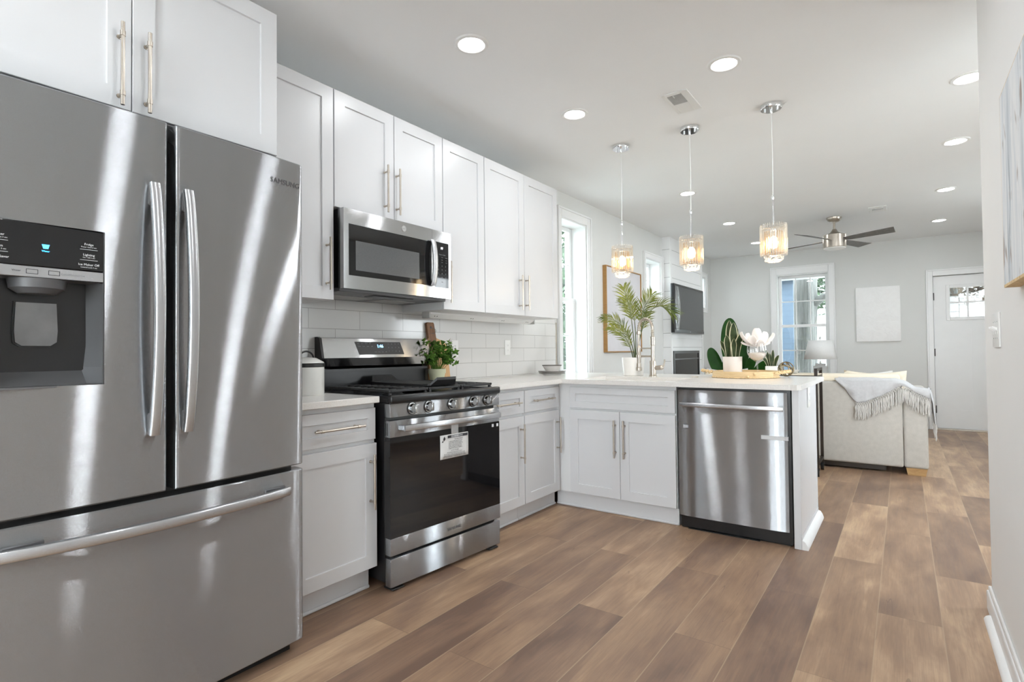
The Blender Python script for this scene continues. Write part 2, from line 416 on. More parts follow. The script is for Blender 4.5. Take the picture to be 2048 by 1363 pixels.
# ---------------------------------------------------------------- mesh builder
class B:
    def __init__(s, T=None):
        s.bm = bmesh.new()
        s.T = T
    def _xf(s, vs):
        if s.T is not None:
            bmesh.ops.transform(s.bm, matrix=s.T, verts=vs)
    def box(s, x0, x1, y0, y1, z0, z1, bev=0.0, seg=1):
        t = bmesh.new()
        bmesh.ops.create_cube(t, size=1.0)
        m = Matrix.Translation(((x0+x1)/2, (y0+y1)/2, (z0+z1)/2)) @ Matrix.Diagonal((abs(x1-x0), abs(y1-y0), abs(z1-z0), 1))
        bmesh.ops.transform(t, matrix=m, verts=t.verts)
        if bev:
            bmesh.ops.bevel(t, geom=list(t.edges), offset=bev, segments=seg, affect='EDGES', profile=0.5)
        if s.T is not None: bmesh.ops.transform(t, matrix=s.T, verts=t.verts)
        me = bpy.data.meshes.new('tmp')
        t.to_mesh(me); t.free()
        s.bm.from_mesh(me); bpy.data.meshes.remove(me)
        return s
    def hexa(s, pts):
        v = [s.bm.verts.new(p) for p in pts]
        for f in ((0,1,2,3), (7,6,5,4), (0,4,5,1), (1,5,6,2), (2,6,7,3), (3,7,4,0)):
            s.bm.faces.new([v[i] for i in f])
        s._xf(v)
        return s
    def cyl(s, p0, p1, r, r1=None, seg=16, cap=True):
        return s.tube([p0, p1], [r, r if r1 is None else r1], seg, cap)
    def tube(s, pts, r, seg=8, cap=True, closed=False):
        pts = [Vector(p) for p in pts]
        n = len(pts)
        rs = r if isinstance(r, (list, tuple)) else [r]*n
        rings = []
        prev = None
        for i, p in enumerate(pts):
            if closed:
                d = pts[(i+1) % n] - pts[i-1]
            else:
                d = pts[min(i+1, n-1)] - pts[max(i-1, 0)]
            d.normalize()
            if prev is None:
                a = Vector((0, 0, 1)) if abs(d.z) < 0.9 else Vector((1, 0, 0))
                x = d.cross(a).normalized()
            else:
                x = (prev - d*prev.dot(d))
                if x.length < 1e-6: x = d.orthogonal()
                x.normalize()
            prev = x
            yv = d.cross(x)
            rings.append([s.bm.verts.new(p + (x*math.cos(2*PI*k/seg) + yv*math.sin(2*PI*k/seg))*rs[i]) for k in range(seg)])
        m = n if closed else n-1
        for i in range(m):
            a, b = rings[i], rings[(i+1) % n]
            for k in range(seg):
                s.bm.faces.new((a[k], a[(k+1) % seg], b[(k+1) % seg], b[k]))
        if cap and not closed:
            s.bm.faces.new(rings[0][::-1]); s.bm.faces.new(rings[-1])
        s._xf([v for rg in rings for v in rg])
        return s
    def lathe(s, prof, c=(0, 0, 0), seg=32, cap0=True, cap1=True, sx=1.0, sy=1.0):
        rings = []
        for r, z in prof:
            rings.append([s.bm.verts.new((c[0]+sx*r*math.cos(2*PI*k/seg), c[1]+sy*r*math.sin(2*PI*k/seg), c[2]+z)) for k in range(seg)])
        for a, b in zip(rings, rings[1:]):
            for k in range(seg):
                s.bm.faces.new((a[k], a[(k+1) % seg], b[(k+1) % seg], b[k]))
        if cap0: s.bm.faces.new(rings[0][::-1])
        if cap1: s.bm.faces.new(rings[-1])
        s._xf([v for rg in rings for v in rg])
        return s
    def prism(s, poly, axis, a0, a1):
        def P(u, v, w):
            return {'x': (w, u, v), 'y': (u, w, v), 'z': (u, v, w)}[axis]
        A = [s.bm.verts.new(P(u, v, a0)) for u, v in poly]
        D = [s.bm.verts.new(P(u, v, a1)) for u, v in poly]
        n = len(poly)
        s.bm.faces.new(A); s.bm.faces.new(D[::-1])
        for i in range(n):
            s.bm.faces.new((A[i], D[i], D[(i+1) % n], A[(i+1) % n]))
        s._xf(A+D)
        return s
    def grid(s, fn, nu, nv, skip=None):
        V = [[s.bm.verts.new(fn(i/nu, j/nv)) for j in range(nv+1)] for i in range(nu+1)]
        for i in range(nu):
            for j in range(nv):
                if skip and skip((i+.5)/nu, (j+.5)/nv): continue
                s.bm.faces.new((V[i][j], V[i+1][j], V[i+1][j+1], V[i][j+1]))
        s._xf([v for r in V for v in r])
        return s
    def face(s, pts):
        v = [s.bm.verts.new(p) for p in pts]
        s.bm.faces.new(v)
        s._xf(v)
        return s
    def sphere(s, c, r, seg=12, rings=8, sz=1.0):
        q = bmesh.ops.create_uvsphere(s.bm, u_segments=seg, v_segments=rings, radius=r)
        bmesh.ops.transform(s.bm, matrix=Matrix.Translation(c) @ Matrix.Diagonal((1, 1, sz, 1)), verts=q['verts'])
        s._xf(q['verts'])
        return s
    def shaker(s, y0, y1, z0, z1, x0, x1, stile=0.062, rec=0.008):
        # slab with a recessed centre panel; front is +x
        v = []
        def ring(x, a):
            return [s.bm.verts.new(p) for p in ((x, y0+a, z0+a), (x, y1-a, z0+a), (x, y1-a, z1-a), (x, y0+a, z1-a))]
        R = [ring(x0, 0), ring(x1-0.0015, 0), ring(x1, 0.0015), ring(x1, stile), ring(x1-rec, stile+0.0015)]
        s.bm.faces.new(R[0][::-1])
        for a, b in zip(R, R[1:]):
            for k in range(4):
                s.bm.faces.new((a[k], a[(k+1) % 4], b[(k+1) % 4], b[k]))
        s.bm.faces.new(R[-1])
        s._xf([w for r in R for w in r])
        return s
    def obj(s, name, mat, parent=None, smooth=38, normals=True, loc=None, label=None, solid=None):
        if normals: bmesh.ops.recalc_face_normals(s.bm, faces=s.bm.faces)
        me = bpy.data.meshes.new(name)
        s.bm.to_mesh(me); s.bm.free()
        mats = mat if isinstance(mat, (list, tuple)) else [mat]
        for m_ in mats: me.materials.append(M[m_] if isinstance(m_, str) else m_)
        if smooth:
            for p in me.polygons: p.use_smooth = True
            me.set_sharp_from_angle(angle=math.radians(smooth))
        o = bpy.data.objects.new(name, me)
        C.objects.link(o)
        if parent is not None: o.parent = parent
        if loc is not None: o.location = loc
        if label: o['label'] = label
        if solid:
            md = o.modifiers.new('solid', 'SOLIDIFY'); md.thickness = solid; md.offset = 0
        return o

def tag(o, label, cat, group=None, kind=None):
    o['label'] = label; o['category'] = cat
    if group: o['group'] = group
    if kind: o['kind'] = kind
    return o
def thing(name, label, cat, loc=(0, 0, 0), rz=0.0, group=None):
    o = bpy.data.objects.new(name, None)
    C.objects.link(o)
    o.empty_display_size = 0.1
    o.location = loc; o.rotation_euler = (0, 0, rz)
    return tag(o, label, cat, group)
def struct(o, label=None, cat=None):
    o['kind'] = 'structure'
    if label: o['label'] = label
    if cat: o['category'] = cat
    return o
def dup(root, loc=None, rz=None, label=None, group=None):
    r = root.copy(); C.objects.link(r)
    if loc is not None: r.location = loc
    if rz is not None: r.rotation_euler = (0, 0, rz)
    if label: r['label'] = label
    if group: r['group'] = group
    for ch in list(root.children):
        c = ch.copy(); C.objects.link(c); c.parent = r
        for g in list(ch.children):
            d = g.copy(); C.objects.link(d); d.parent = c
    return r
def text(name, s, size, loc, xax, upv, mat, parent=None, align='CENTER', ext=0.0004, sx=1.0):
    cu = bpy.data.curves.new(name, 'FONT')
    cu.body = s; cu.size = size; cu.align_x = align; cu.align_y = 'CENTER'; cu.extrude = ext
    cu.resolution_u = 2
    cu.materials.append(M[mat])
    o = bpy.data.objects.new(name, cu)
    me = bpy.data.meshes.new_from_object(o)
    bpy.data.objects.remove(o); bpy.data.curves.remove(cu)
    o = bpy.data.objects.new(name, me)
    C.objects.link(o)
    x = Vector(xax).normalized(); u = Vector(upv).normalized(); n = x.cross(u)
    m = Matrix((x, u, n)).transposed().to_4x4()
    if parent is not None: o.parent = parent
    o.matrix_local = Matrix.Translation(loc) @ m @ Matrix.Diagonal((sx, 1, 1, 1))
    return o
YX, ZX = (0, 1, 0), (0, 0, 1)     # reading direction and up for a face that looks along +x

# ================================================================ SETTING
CEIL = 2.595
YF = 9.2
struct(B().box(-0.3, 4.4, -2.2, 9.5, -0.12, 0.0).obj('floor', 'floor', smooth=0), 'wide brown wood plank floor with pale seams', 'floor')
struct(B().box(-0.3, 4.4, -2.2, 9.5, CEIL, CEIL+0.15).obj('ceiling', 'ceiling', smooth=0), 'flat white painted ceiling with recessed lights', 'ceiling')

def wall(name, axis, p0, p1, a0, a1, holes, mat, label):
    # axis 'x': wall plane normal x, runs along y.  axis 'y': normal y, runs along x.
    b = B()
    us = sorted({a0, a1} | {h[0] for h in holes} | {h[1] for h in holes})
    for u0, u1 in zip(us, us[1:]):
        um = (u0+u1)/2
        zs = [0.0, CEIL]
        hh = [h for h in holes if h[0] < um < h[1]]
        cuts = [(0.0, CEIL)]
        for h in hh:
            nc = []
            for c0, c1 in cuts:
                if h[2] > c0: nc.append((c0, min(c1, h[2])))
                if h[3] < c1: nc.append((max(c0, h[3]), c1))
            cuts = nc
        for c0, c1 in cuts:
            if axis == 'x': b.box(p0, p1, u0, u1, c0, c1)
            else: b.box(u0, u1, p0, p1, c0, c1)
    return struct(b.obj(name, mat, smooth=0), label, 'wall')

KW = (4.345, 4.855, 0.86, 2.36)      # kitchen window opening (y0, y1, z0, z1)
W2 = (6.39, 6.90, 1.78, 2.25)
W3 = (8.45, 8.87, 1.76, 2.25)
W4 = (1.0, 1.70, 0.66, 2.235)        # far wall window (x0, x1, z0, z1)
D1 = (2.914, 3.826, 0.0, 2.055)
W5 = (1.28, 2.75, 0.12, 2.4)        # unseen window added behind the camera for daylight
wall('wall_left', 'x', -0.25, 0.0, -2.0, YF+0.2, [KW, W2, W3], 'wall', 'light grey painted wall behind the kitchen cabinets and television')
wall('wall_far', 'y', YF, YF+0.2, 0.0, 4.35, [W4, D1], 'wall', 'light grey painted wall with the front door')
wall('wall_right', 'x', 2.86, 3.0, -2.0, 2.90, [], 'wall_white', 'pale near wall carrying the abstract painting and switch')
W10 = (3.15, 4.05, 0.7, 2.3)  # unseen opening added to throw daylight on the far wall
wall('wall_return', 'y', 2.90, 3.035, 2.86, 4.35, [W10], 'wall_white', 'end of the pale near wall where the living room widens')
W8 = (3.5, 4.4, 0.9, 2.35)  # this opening and the next are unseen, added to brighten the living room
W9 = (6.1, 7.0, 1.0, 2.35)
wall('wall_hall', 'x', 4.2, 4.35, 3.035, YF, [W8, W9], 'wall', 'light grey side wall of the living room')
wall('wall_rear', 'y', -2.15, -2.0, -0.25, 3.0, [W5], 'wall', 'light grey kitchen wall opposite the front door')

def window(name, label, loc, rz, w, h, depth=0.14, casing=0.085, cols=1, rows=2, sill=True, mull=0.014, cas_top=0.09, single=False, cas_bottom=False, glass='pane_tinted'):
    e = thing(name, label, 'window', loc, rz); e['kind'] = 'structure'
    c = B()
    c.box(0, 0.02, -casing, 0, (-casing if cas_bottom else 0), h+cas_top, 0.004)
    c.box(0, 0.02, w, w+casing, (-casing if cas_bottom else 0), h+cas_top, 0.004)
    c.box(0, 0.02, 0, w, h, h+cas_top, 0.004)
    if cas_bottom: c.box(0, 0.02, 0, w, -casing, 0, 0.004)
    # raised back band
    c.box(0.0185, 0.03, -casing+0.0007, -casing+0.02, (-casing if cas_bottom else 0), h+cas_top-0.0007, 0.004)
    c.box(0.0185, 0.03, w+casing-0.02, w+casing-0.0007, (-casing+0.0007 if cas_bottom else 0.0007), h+cas_top-0.0007, 0.004)
    c.box(0.0185, 0.03, -casing+0.02, w+casing-0.02, h+cas_top-0.02, h+cas_top-0.0007, 0.004)
    c.obj('window_casing', 'trim', e)
    j = B()
    t = 0.012
    j.box(-depth-0.06, 0.0, 0, t, 0, h); j.box(-depth-0.06, 0.0, w-t, w, 0, h)
    j.box(-depth-0.06, 0.0, t, w-t, h-t, h); j.box(-depth-0.06, 0.0, t, w-t, 0, t)
    j.obj('window_frame', 'trim', e)
    if sill:
        B().box(-0.01, 0.05, -casing-0.02, w+casing+0.02, -0.028, 0.0, 0.006).obj('window_sill', 'trim', e)
    def sash(x, z0, z1):
        st = 0.042
        s = B()
        y0, y1 = t+0.001, w-t-0.001
        s.box(x-0.03, x, y0, y0+st, z0, z1, 0.003); s.box(x-0.03, x, y1-st, y1, z0, z1, 0.003)
        s.box(x-0.03, x, y0+st, y1-st, z0, z0+st, 0.003); s.box(x-0.03, x, y0+st, y1-st, z1-st, z1, 0.003)
        gy0, gy1, gz0, gz1 = y0+st, y1-st, z0+st, z1-st
        for k in range(1, cols):
            yy = gy0+(gy1-gy0)*k/cols
            s.box(x-0.022, x-0.008, yy-mull/2, yy+mull/2, gz0, gz1)
        for k in range(1, rows):
            zz = gz0+(gz1-gz0)*k/rows
            s.box(x-0.0215, x-0.0085, gy0, gy1, zz-mull/2, zz+mull/2)
        so = s.obj('sash', 'trim', e)
        B().box(x-0.017, x-0.013, gy0-0.004, gy1+0.004, gz0-0.004, gz1+0.004).obj('pane', glass, so)
    if single:
        sash(-depth, t+0.001, h-t-0.001)
    else:
        mid = 0.5*h
        sash(-depth-0.032, mid-0.021, h-t-0.001)
        sash(-depth, t+0.001, mid+0.021)
    return e

window('window_1', 'tall white double hung window at the end of the backsplash', (0, KW[0], KW[2]), 0, KW[1]-KW[0], KW[3]-KW[2], 0.13, 0.075, 1, 2, sill=False)
window('window_2', 'small high white window left of the shiplap chimney', (0, W2[0], W2[2]), 0, W2[1]-W2[0], W2[3]-W2[2], 0.14, 0.07, 1, 2, sill=False, single=True, cas_bottom=True, cas_top=0.075)
window('window_3', 'small high white window right of the shiplap chimney', (0, W3[0], W3[2]), 0, W3[1]-W3[0], W3[3]-W3[2], 0.14, 0.07, 1, 2, sill=False, single=True, cas_bottom=True, cas_top=0.075)
window('window_4', 'tall white gridded window on the far wall beside the canvas', (W4[0], YF, W4[2]), -PI/2, W4[1]-W4[0], W4[3]-W4[2], 0.07, 0.085, 3, 2, cas_top=0.12)
window('added_window_5', 'unseen daylight window added on the kitchen wall opposite the front door', (W5[1], -2.0, W5[2]), PI/2, W5[1]-W5[0], W5[3]-W5[2], 0.06, 0.085, 3, 2, glass='pane')
for nm, ww, lb in (('added_window_6', W8, 'unseen daylight window added in the living room side wall, nearer the kitchen'), ('added_window_7', W9, 'unseen daylight window added in the living room side wall, nearer the front door')):
    window(nm, lb, (4.2, ww[1], ww[2]), PI, ww[1]-ww[0], ww[3]-ww[2], 0.06, 0.085, 2, 2, glass='pane')

window('added_window_8', 'unseen daylight window added behind the end of the near wall', (4.05, 3.035, 0.7), PI/2, 0.9, 1.6, 0.05, 0.06, 2, 2, glass='pane')

# front door
d = thing('door_1', 'white front door with small gridded panes and dark hinges', 'door', (D1[0], YF, 0), -PI/2); d['kind'] = 'structure'
dw = D1[1]-D1[0]
c = B()
c.box(0, 0.02, -0.075, 0, 0, 2.14, 0.004).box(0, 0.02, dw, dw+0.075, 0, 2.14, 0.004).box(0, 0.02, 0, dw, 2.055, 2.14, 0.004)
c.box(0.0185, 0.03, -0.0743, -0.055, 0.001, 2.1393, 0.004).box(0.0185, 0.03, -0.055, dw+0.0743, 2.12, 2.1393, 0.004)
c.obj('door_casing', 'trim', d)
sl = B()
X0, X1 = -0.065, -0.022
LZ0, LZ1, LY0, LY1 = 1.485, 1.895, 0.165, dw-0.165
z0d, z1d, y0d, y1d = 0.022, 2.045, 0.004, dw-0.004
sl.box(X0, X1, y0d, LY0, z0d, z1d).box(X0, X1, LY1, y1d, z0d, z1d).box(X0, X1, LY0, LY1, LZ1, z1d)
p1 = (0.155, 0.385); p2 = (dw-0.385, dw-0.155); pz = (0.27, 1.34)
sl.box(X0, X1, LY0, LY1, pz[1], LZ0)
sl.box(X0, X1, LY0, LY1, z0d, pz[0])
sl.box(X0, X1, p1[1], p2[0], pz[0], pz[1])
sl.box(X0, X1, LY0-0.001, p1[0]+0.0105, pz[0], pz[1]).box(X0, X1, p2[1]-0.0105, LY1+0.001, pz[0], pz[1])
for q in (p1, p2): sl.box(X0, X1-0.009, q[0]+0.01, q[1]-0.01+0.01, pz[0], pz[1])
ds = sl.obj('door_slab', 'trim', d, smooth=0)
lt = B()
lt.box(X1, X1+0.01, LY0-0.03, LY0+0.012, LZ0-0.03, LZ1+0.03, 0.003).box(X1, X1+0.01, LY1-0.012, LY1+0.03, LZ0-0.03, LZ1+0.03, 0.003)
lt.box(X1, X1+0.01, LY0+0.012, LY1-0.012, LZ1-0.012, LZ1+0.03, 0.003).box(X1, X1+0.01, LY0+0.012, LY1-0.012, LZ0-0.03, LZ0+0.012, 0.003)
for k in (1, 2):
    yy = LY0+(LY1-LY0)*k/3
    lt.box(X1-0.012, X1+0.006, yy-0.01, yy+0.01, LZ0, LZ1)
lt.box(X1-0.012, X1+0.0055, LY0, LY1, (LZ0+LZ1)/2-0.009, (LZ0+LZ1)/2+0.009)
lt.obj('lite_frame', 'trim', ds)
B().box(X1-0.025, X1-0.02, LY0, LY1, LZ0, LZ1).obj('pane', 'pane_tinted', ds)
B().box(-0.195, -0.0665, 0.0005, 0.024, 0, 2.0545).box(-0.195, -0.0665, dw-0.024, dw-0.0005, 0, 2.0545).box(-0.195, -0.0665, 0.024, dw-0.024, 2.03, 2.0545).obj('door_frame', 'trim', d, smooth=0)
for z in (1.78, 1.03, 0.27):
    B().box(-0.024, -0.004, -0.004, 0.012, z-0.05, z+0.05, 0.002).obj('hinge', 'hinge', d)
B().box(-0.07, 0.0, 0, dw, 0.0, 0.02, 0.003).obj('threshold', 'nickel', d)
B().cyl((-0.022, dw-0.07, 0.98), (0.03, dw-0.07, 0.98), 0.028).obj('door_knob', 'nickel', d)

# baseboards and trims
def baseboard(name, x0, x1, y0, y1, label, face):
    b = B()
    b.box(x0, x1, y0, y1, 0, 0.078, 0.003).obj
    dx, dy = face
    if dx: b.box(x0+(0.006 if dx < 0 else 0), x1-(0.006 if dx > 0 else 0), y0, y1, 0.078, 0.096, 0.003)
    else: b.box(x0, x1, y0+(0.006 if dy < 0 else 0), y1-(0.006 if dy > 0 else 0), 0.078, 0.096, 0.003)
    return struct(b.obj(name, 'trim'), label, 'baseboard')
baseboard('baseboard_right', 2.842, 2.86, -2.0, 3.035, 'white moulded baseboard along the near wall', (-1, 0))
q = B()
q.prism([(0, 0), (-0.022, 0), (-0.022, 0.006), (-0.016, 0.016), (-0.006, 0.022), (0, 0.022)], 'y', 0, 4.90)
o = q.obj('trim_1', 'trim', loc=(2.842, -2.0, 0)); struct(o, 'white rounded shoe moulding at the foot of the near baseboard', 'trim')
baseboard('baseboard_far', 1.9, D1[0]-0.078, YF-0.018, YF, 'white baseboard under the far canvas', (0, -1))
baseboard('baseboard_left', 0.0, 0.018, 4.40, 6.975, 'white baseboard along the left living room wall', (1, 0))

# backsplash
o = B().box(0.0, 0.010, 1.0, 4.225, 0.9025, 1.40).obj('wall_backsplash', 'tile', smooth=0)
struct(o, 'glossy white subway tile backsplash above the counter', 'backsplash')
o = B().box(0.0, 0.013, 4.225, 4.245, 0.9025, 1.36, 0.002).obj('trim_2', 'nickel')
struct(o, 'thin metal edge strip at the end of the tile', 'trim')

# chimney breast with shiplap
o = B().box(0.0, 0.10, 6.985, 8.375, 0, CEIL).obj('wall_chimney', 'shiplap', smooth=0)
struct(o, 'white shiplap chimney breast behind the television', 'wall')
b = B().box(0.1, 0.112, 6.985, 7.035, 0, CEIL).box(0.1, 0.112, 8.325, 8.375, 0, CEIL).box(0.1, 0.112, 7.035, 8.325, 1.255, 1.275)
struct(b.obj('trim_3', 'trim'), 'white corner boards of the shiplap chimney', 'trim')

# ================================================================ OUTSIDE
o = B().box(-14, 16, -12, 26, -0.55, -0.45).obj('ground', 'ground', smooth=0)
struct(o, 'pale paving outside the windows', 'ground')
def tree(name, label, x, y, trunk_h, spread, n, mat, size=0.16, zc=None, seed=1, group=None):
    rr = random.Random(seed)
    e = thing(name, label, 'tree', (x, y, -0.45), 0, group)
    B().tube([(0, 0, 0), (0.05, 0.03, trunk_h*0.5), (0.0, 0.0, trunk_h)], [0.16, 0.12, 0.06], 10).obj('trunk', 'bark', e)
    b = B()
    zc = trunk_h if zc is None else zc
    for i in range(n):
        th, ph = rr.uniform(0, 2*PI), math.acos(rr.uniform(-1, 1))
        r = spread*rr.uniform(0.35, 1)
        p = Vector((r*math.sin(ph)*math.cos(th), r*math.sin(ph)*math.sin(th), zc+r*1.25*math.cos(ph)))
        a = Vector((rr.uniform(-1, 1), rr.uniform(-1, 1), rr.uniform(-1, 1))).normalized()
        c_ = a.orthogonal().normalized()
        s = size*rr.uniform(0.6, 1.3)
        b.face([p-a*s, p+c_*s*0.5, p+a*s, p-c_*s*0.5])
    b.obj('foliage', mat, e, normals=False, smooth=0)
    return e
tree('leafy_tree', 'leafy green tree outside the tall kitchen window', -3.1, 10.0, 2.9, 2.0, 9000, 'foliage', 0.075, 2.0, 3)
tree('leafy_tree', 'leafy green tree beyond the front door panes', 6.3, 15.5, 3.2, 1.7, 3000, 'foliage', 0.10, 3.3, 5)
tree('autumn_tree', 'reddish brown tree beyond the front door panes', 3.6, 17.6, 4.2, 1.4, 3000, 'foliage_red', 0.10, 4.2, 6)
tree('street_tree', 'distant green tree seen in the upper right panes of the far window', 0.2, 18.5, 4.0, 1.6, 2600, 'foliage', 0.10, 4.4, 8)
e = thing('tree_trunk', 'thick grey tree trunk outside the far wall window', 'tree', (1.08, 11.4, -0.45))
tb = B()
rr = random.Random(2)
def trunk_pt(u, v):
    a = u*2*PI
    r = 0.19*(1+0.05*math.sin(5*a+v*3)+0.04*math.sin(11*a-v*7)) + 0.06*max(0, 0.2-v)
    return (r*math.cos(a)+0.05*v, r*math.sin(a), v*5.0)
tb.grid(trunk_pt, 36, 20).obj('trunk', 'bark', e, smooth=60)
B().tube([(0.14, 0, 2.36), (0.34, -0.02, 2.50), (0.40, -0.03, 2.52)], [0.09, 0.06, 0.05], 10).obj('branch_stub', 'bark', e)
e = thing('blue_house', 'house with blue siding outside the far wall window', 'house', (-2.2, 13.2, -0.45))
B().box(-2.5, 2.84, 0, 3, 0, 3.05).obj('wall', 'siding_blue', e, smooth=0)
B().box(-2.7, 2.95, -0.25, 3.2, 3.05, 3.2).obj('roof', 'roof', e, smooth=0)
e = thing('white_house', 'white house across the street beyond the front door', 'house', (3.6, 21.5, -0.45))
B().box(-3.5, 4.5, 0, 3, 0, 3.6).obj('wall', 'siding_white', e, smooth=0)
B().prism([(-4.0, 3.6), (5.0, 3.6), (0.5, 5.2)], 'y', -0.3, 3.2).obj('roof', 'roof', e, smooth=0)
for xx in (-2.6, -1.2, 1.6): B().box(xx-0.35, xx+0.35, -0.03, 0, 1.3, 2.7).obj('window', 'siding_blue', e, smooth=0)
B().box(-2.1, -1.7, -0.05, 0, 2.75, 3.3).obj('wall_panel', 'brick_out', e, smooth=0)
e = thing('front_porch', 'white porch roof and post outside the far wall', 'porch', (0, YF+0.2, 0))
B().box(-0.6, 4.4, 0.02, 1.7, 2.36, 2.5).obj('porch_roof', 'wall_white', e, smooth=0)
B().box(-0.55, -0.40, 1.5, 1.65, -0.45, 2.36, 0.01).obj('porch_post', 'trim', e)
B().box(-0.6, 4.4, 0.02, 1.7, -0.45, -0.06).obj('porch_floor', 'ground', e, smooth=0)

# ================================================================ CABINETS
ZT = 0.902           # worktop height
def bar_pull(parent, p, L, vertical=True, x=0.0, r=0.0055, off=0.032):
    # p = (y, z) of the middle
    y, z = p
    b = B()
    d = (0, 0, 1) if vertical else (0, 1, 0)
    c = Vector((x+off, y, z)); dv = Vector(d)
    b.cyl(c-dv*L/2, c+dv*L/2, r, seg=12)
    for s in (-1, 1):
        q = c+dv*s*(L/2-0.035)
        b.cyl(q-dv*0.007, q+dv*0.007, r*1.35, seg=12)
        b.cyl((x-0.0005, q.y, q.z), (x+off, q.y, q.z), 0.0042, seg=10)
        b.cyl((x-0.0005, q.y, q.z), (x+0.004, q.y, q.z), 0.0065, seg=10)
    return b.obj('bar_pull', 'nickel', parent)
def door(e, y0, y1, z0, z1, pull=None, L=0.25, t=0.02, name='cabinet_door', stile=0.062, vertical=True):
    o = B().shaker(y0, y1, z0, z1, 0.0012, t, stile).obj(name, 'cab', e, smooth=20)
    if pull: bar_pull(o, pull, L, vertical, t)
    return o

# ---- wall cabinets (face plane x = 0.348, doors to 0.368)
UT, UB = 2.384, 1.355
def wall_cab(label, x, y0, y1, z0, z1, doors, depth, name='wall_cabinet'):
    e = thing(name, label, 'cabinet', (x, y0, z0), 0, 'white shaker wall cabinets')
    w, h = y1-y0, z1-z0
    b = B().box(-depth+0.002, 0, 0.001, w-0.001, 0, h)
    b.obj('carcass', 'cab_in', e, smooth=0)
    for a, c, pl in doors:
        door(e, a-y0, c-y0, 0.002, h-0.002, pl and (pl[0]-y0, pl[1]-z0))
    return e
wall_cab('tall white wall cabinet left of the microwave', 0.348, 1.195, 1.599, UB, UT, [(1.197, 1.597, (1.558, 1.525))], 0.348)
wall_cab('short white two door wall cabinet directly above the microwave', 0.348, 1.601, 2.361, 1.808, UT, [(1.603, 1.980, (1.913, 1.965)), (1.984, 2.359, (1.996, 1.965))], 0.348)
wall_cab('tall white single door wall cabinet right of the microwave', 0.348, 2.363, 2.757, UB, UT, [(2.365, 2.755, (2.398, 1.52))], 0.348)
wall_cab('tall white two door wall cabinet beside the kitchen window', 0.348, 2.759, 3.679, UB, UT, [(2.761, 3.214, (3.146, 1.517)), (3.218, 3.677, (3.228, 1.522))], 0.348)
wall_cab('deep white two door cabinet above the refrigerator', 0.652, 0.175, 1.13, 1.848, 2.392, [(0.178, 0.651, (0.618, 1.975)), (0.654, 1.128, (0.69, 1.975))], 0.652)

# power strip under the wall cabinets
e = thing('power_strip', 'long white power strip fixed under the wall cabinets', 'power strip', (0.10, 2.46, UB))
B().prism([(0.0, 0.0), (0.062, 0.0), (0.062, -0.010), (0.02, -0.034), (0.0, -0.034)], 'y', 0, 1.18).obj('housing', 'plastic_white', e, smooth=0)
for y in (0.06, 0.42, 0.78, 1.10):
    b = B()
    for k in (0, 0.022):
        b.cyl((0.0412, y+k, -0.0216), (0.0420, y+k, -0.0230), 0.004, seg=8)
    b.obj('socket', 'dark_ink', e)
B().box(0.0, 0.064, -0.012, 0, -0.036, 0).obj('end_cap', 'concrete', e)
B().box(0.0, 0.064, 1.18, 1.192, -0.036, 0).obj('end_cap', 'concrete', e)

# ---- base cabinets, left run (body face x = 0.561, doors to 0.581)
def base_cab(label, y0, y1, drawer, dpull, dr, drpull, toe=True):
    e = thing('base_cabinet', label, 'cabinet', (0.561, y0, 0), 0, 'white shaker base cabinets')
    w = y1-y0
    B().box(-0.545, 0, 0.001, w-0.001, 0.105, ZT-0.0305).obj('carcass', 'cab_in', e, smooth=0)
    B().box(-0.50, -0.045, 0.001, w-0.001, 0, 0.105).box(-0.045, -0.033, 0.001, w-0.001, 0, 0.016, 0.005).obj('toe_kick', 'cab', e, smooth=0)
    o = B().shaker(drawer[0]-y0, drawer[1]-y0, 0.703, 0.847, 0.0012, 0.02, 0.045).obj('drawer_front', 'cab', e, smooth=20)
    bar_pull(o, (dpull-y0, 0.775), 0.255, False, 0.02)
    door(e, dr[0]-y0, dr[1]-y0, 0.114, 0.684, (drpull-y0, 0.512))
    return e
base_cab('white base cabinet with one drawer between refrigerator and range', 1.235, 1.676, (1.24, 1.668), 1.456, (1.24, 1.674), 1.636)
base_cab('white base cabinet with one drawer just right of the range', 2.500, 2.888, (2.503, 2.884), 2.69, (2.503, 2.884), 2.842)
base_cab('white base cabinet with one drawer in the inner corner', 2.889, 3.3535, (2.892, 3.322), 3.092, (2.892, 3.322), 3.288)

# ---- peninsula (local x points to the camera, local y runs along +X)
PY = 3.354
sk = thing('sink_cabinet', 'white two door sink cabinet with a false drawer front', 'cabinet', (0.0, PY, 0), -PI/2, 'white shaker base cabinets')
B().box(-0.012, 0, 0.5605, 0.66, 0.105, ZT-0.0305).box(-0.60, -0.012, 0.575, 0.68, 0.105, ZT-0.0305).box(-0.60, -0.012, 1.40, 1.418, 0.105, ZT-0.0305)\
   .box(-0.60, -0.59, 0.68, 1.40, 0.105, ZT-0.0305).box(-0.59, -0.012, 0.68, 1.40, 0.105, 0.125).box(-0.012, 0, 0.66, 1.418, 0.105, ZT-0.0305).obj('carcass', 'cab_in', sk, smooth=0)
B().box(-0.55, -0.02, 0.528, 1.418, 0, 0.105).box(-0.02, -0.008, 0.528, 1.418, 0, 0.016, 0.005).obj('toe_kick', 'cab', sk, smooth=0)
B().shaker(0.662, 1.415, 0.703, 0.848, 0.0012, 0.02, 0.045).obj('false_drawer_front', 'cab', sk, smooth=20)
door(sk, 0.662, 1.038, 0.111, 0.690, (1.010, 0.512))
door(sk, 1.041, 1.415, 0.111, 0.690, (1.077, 0.513))

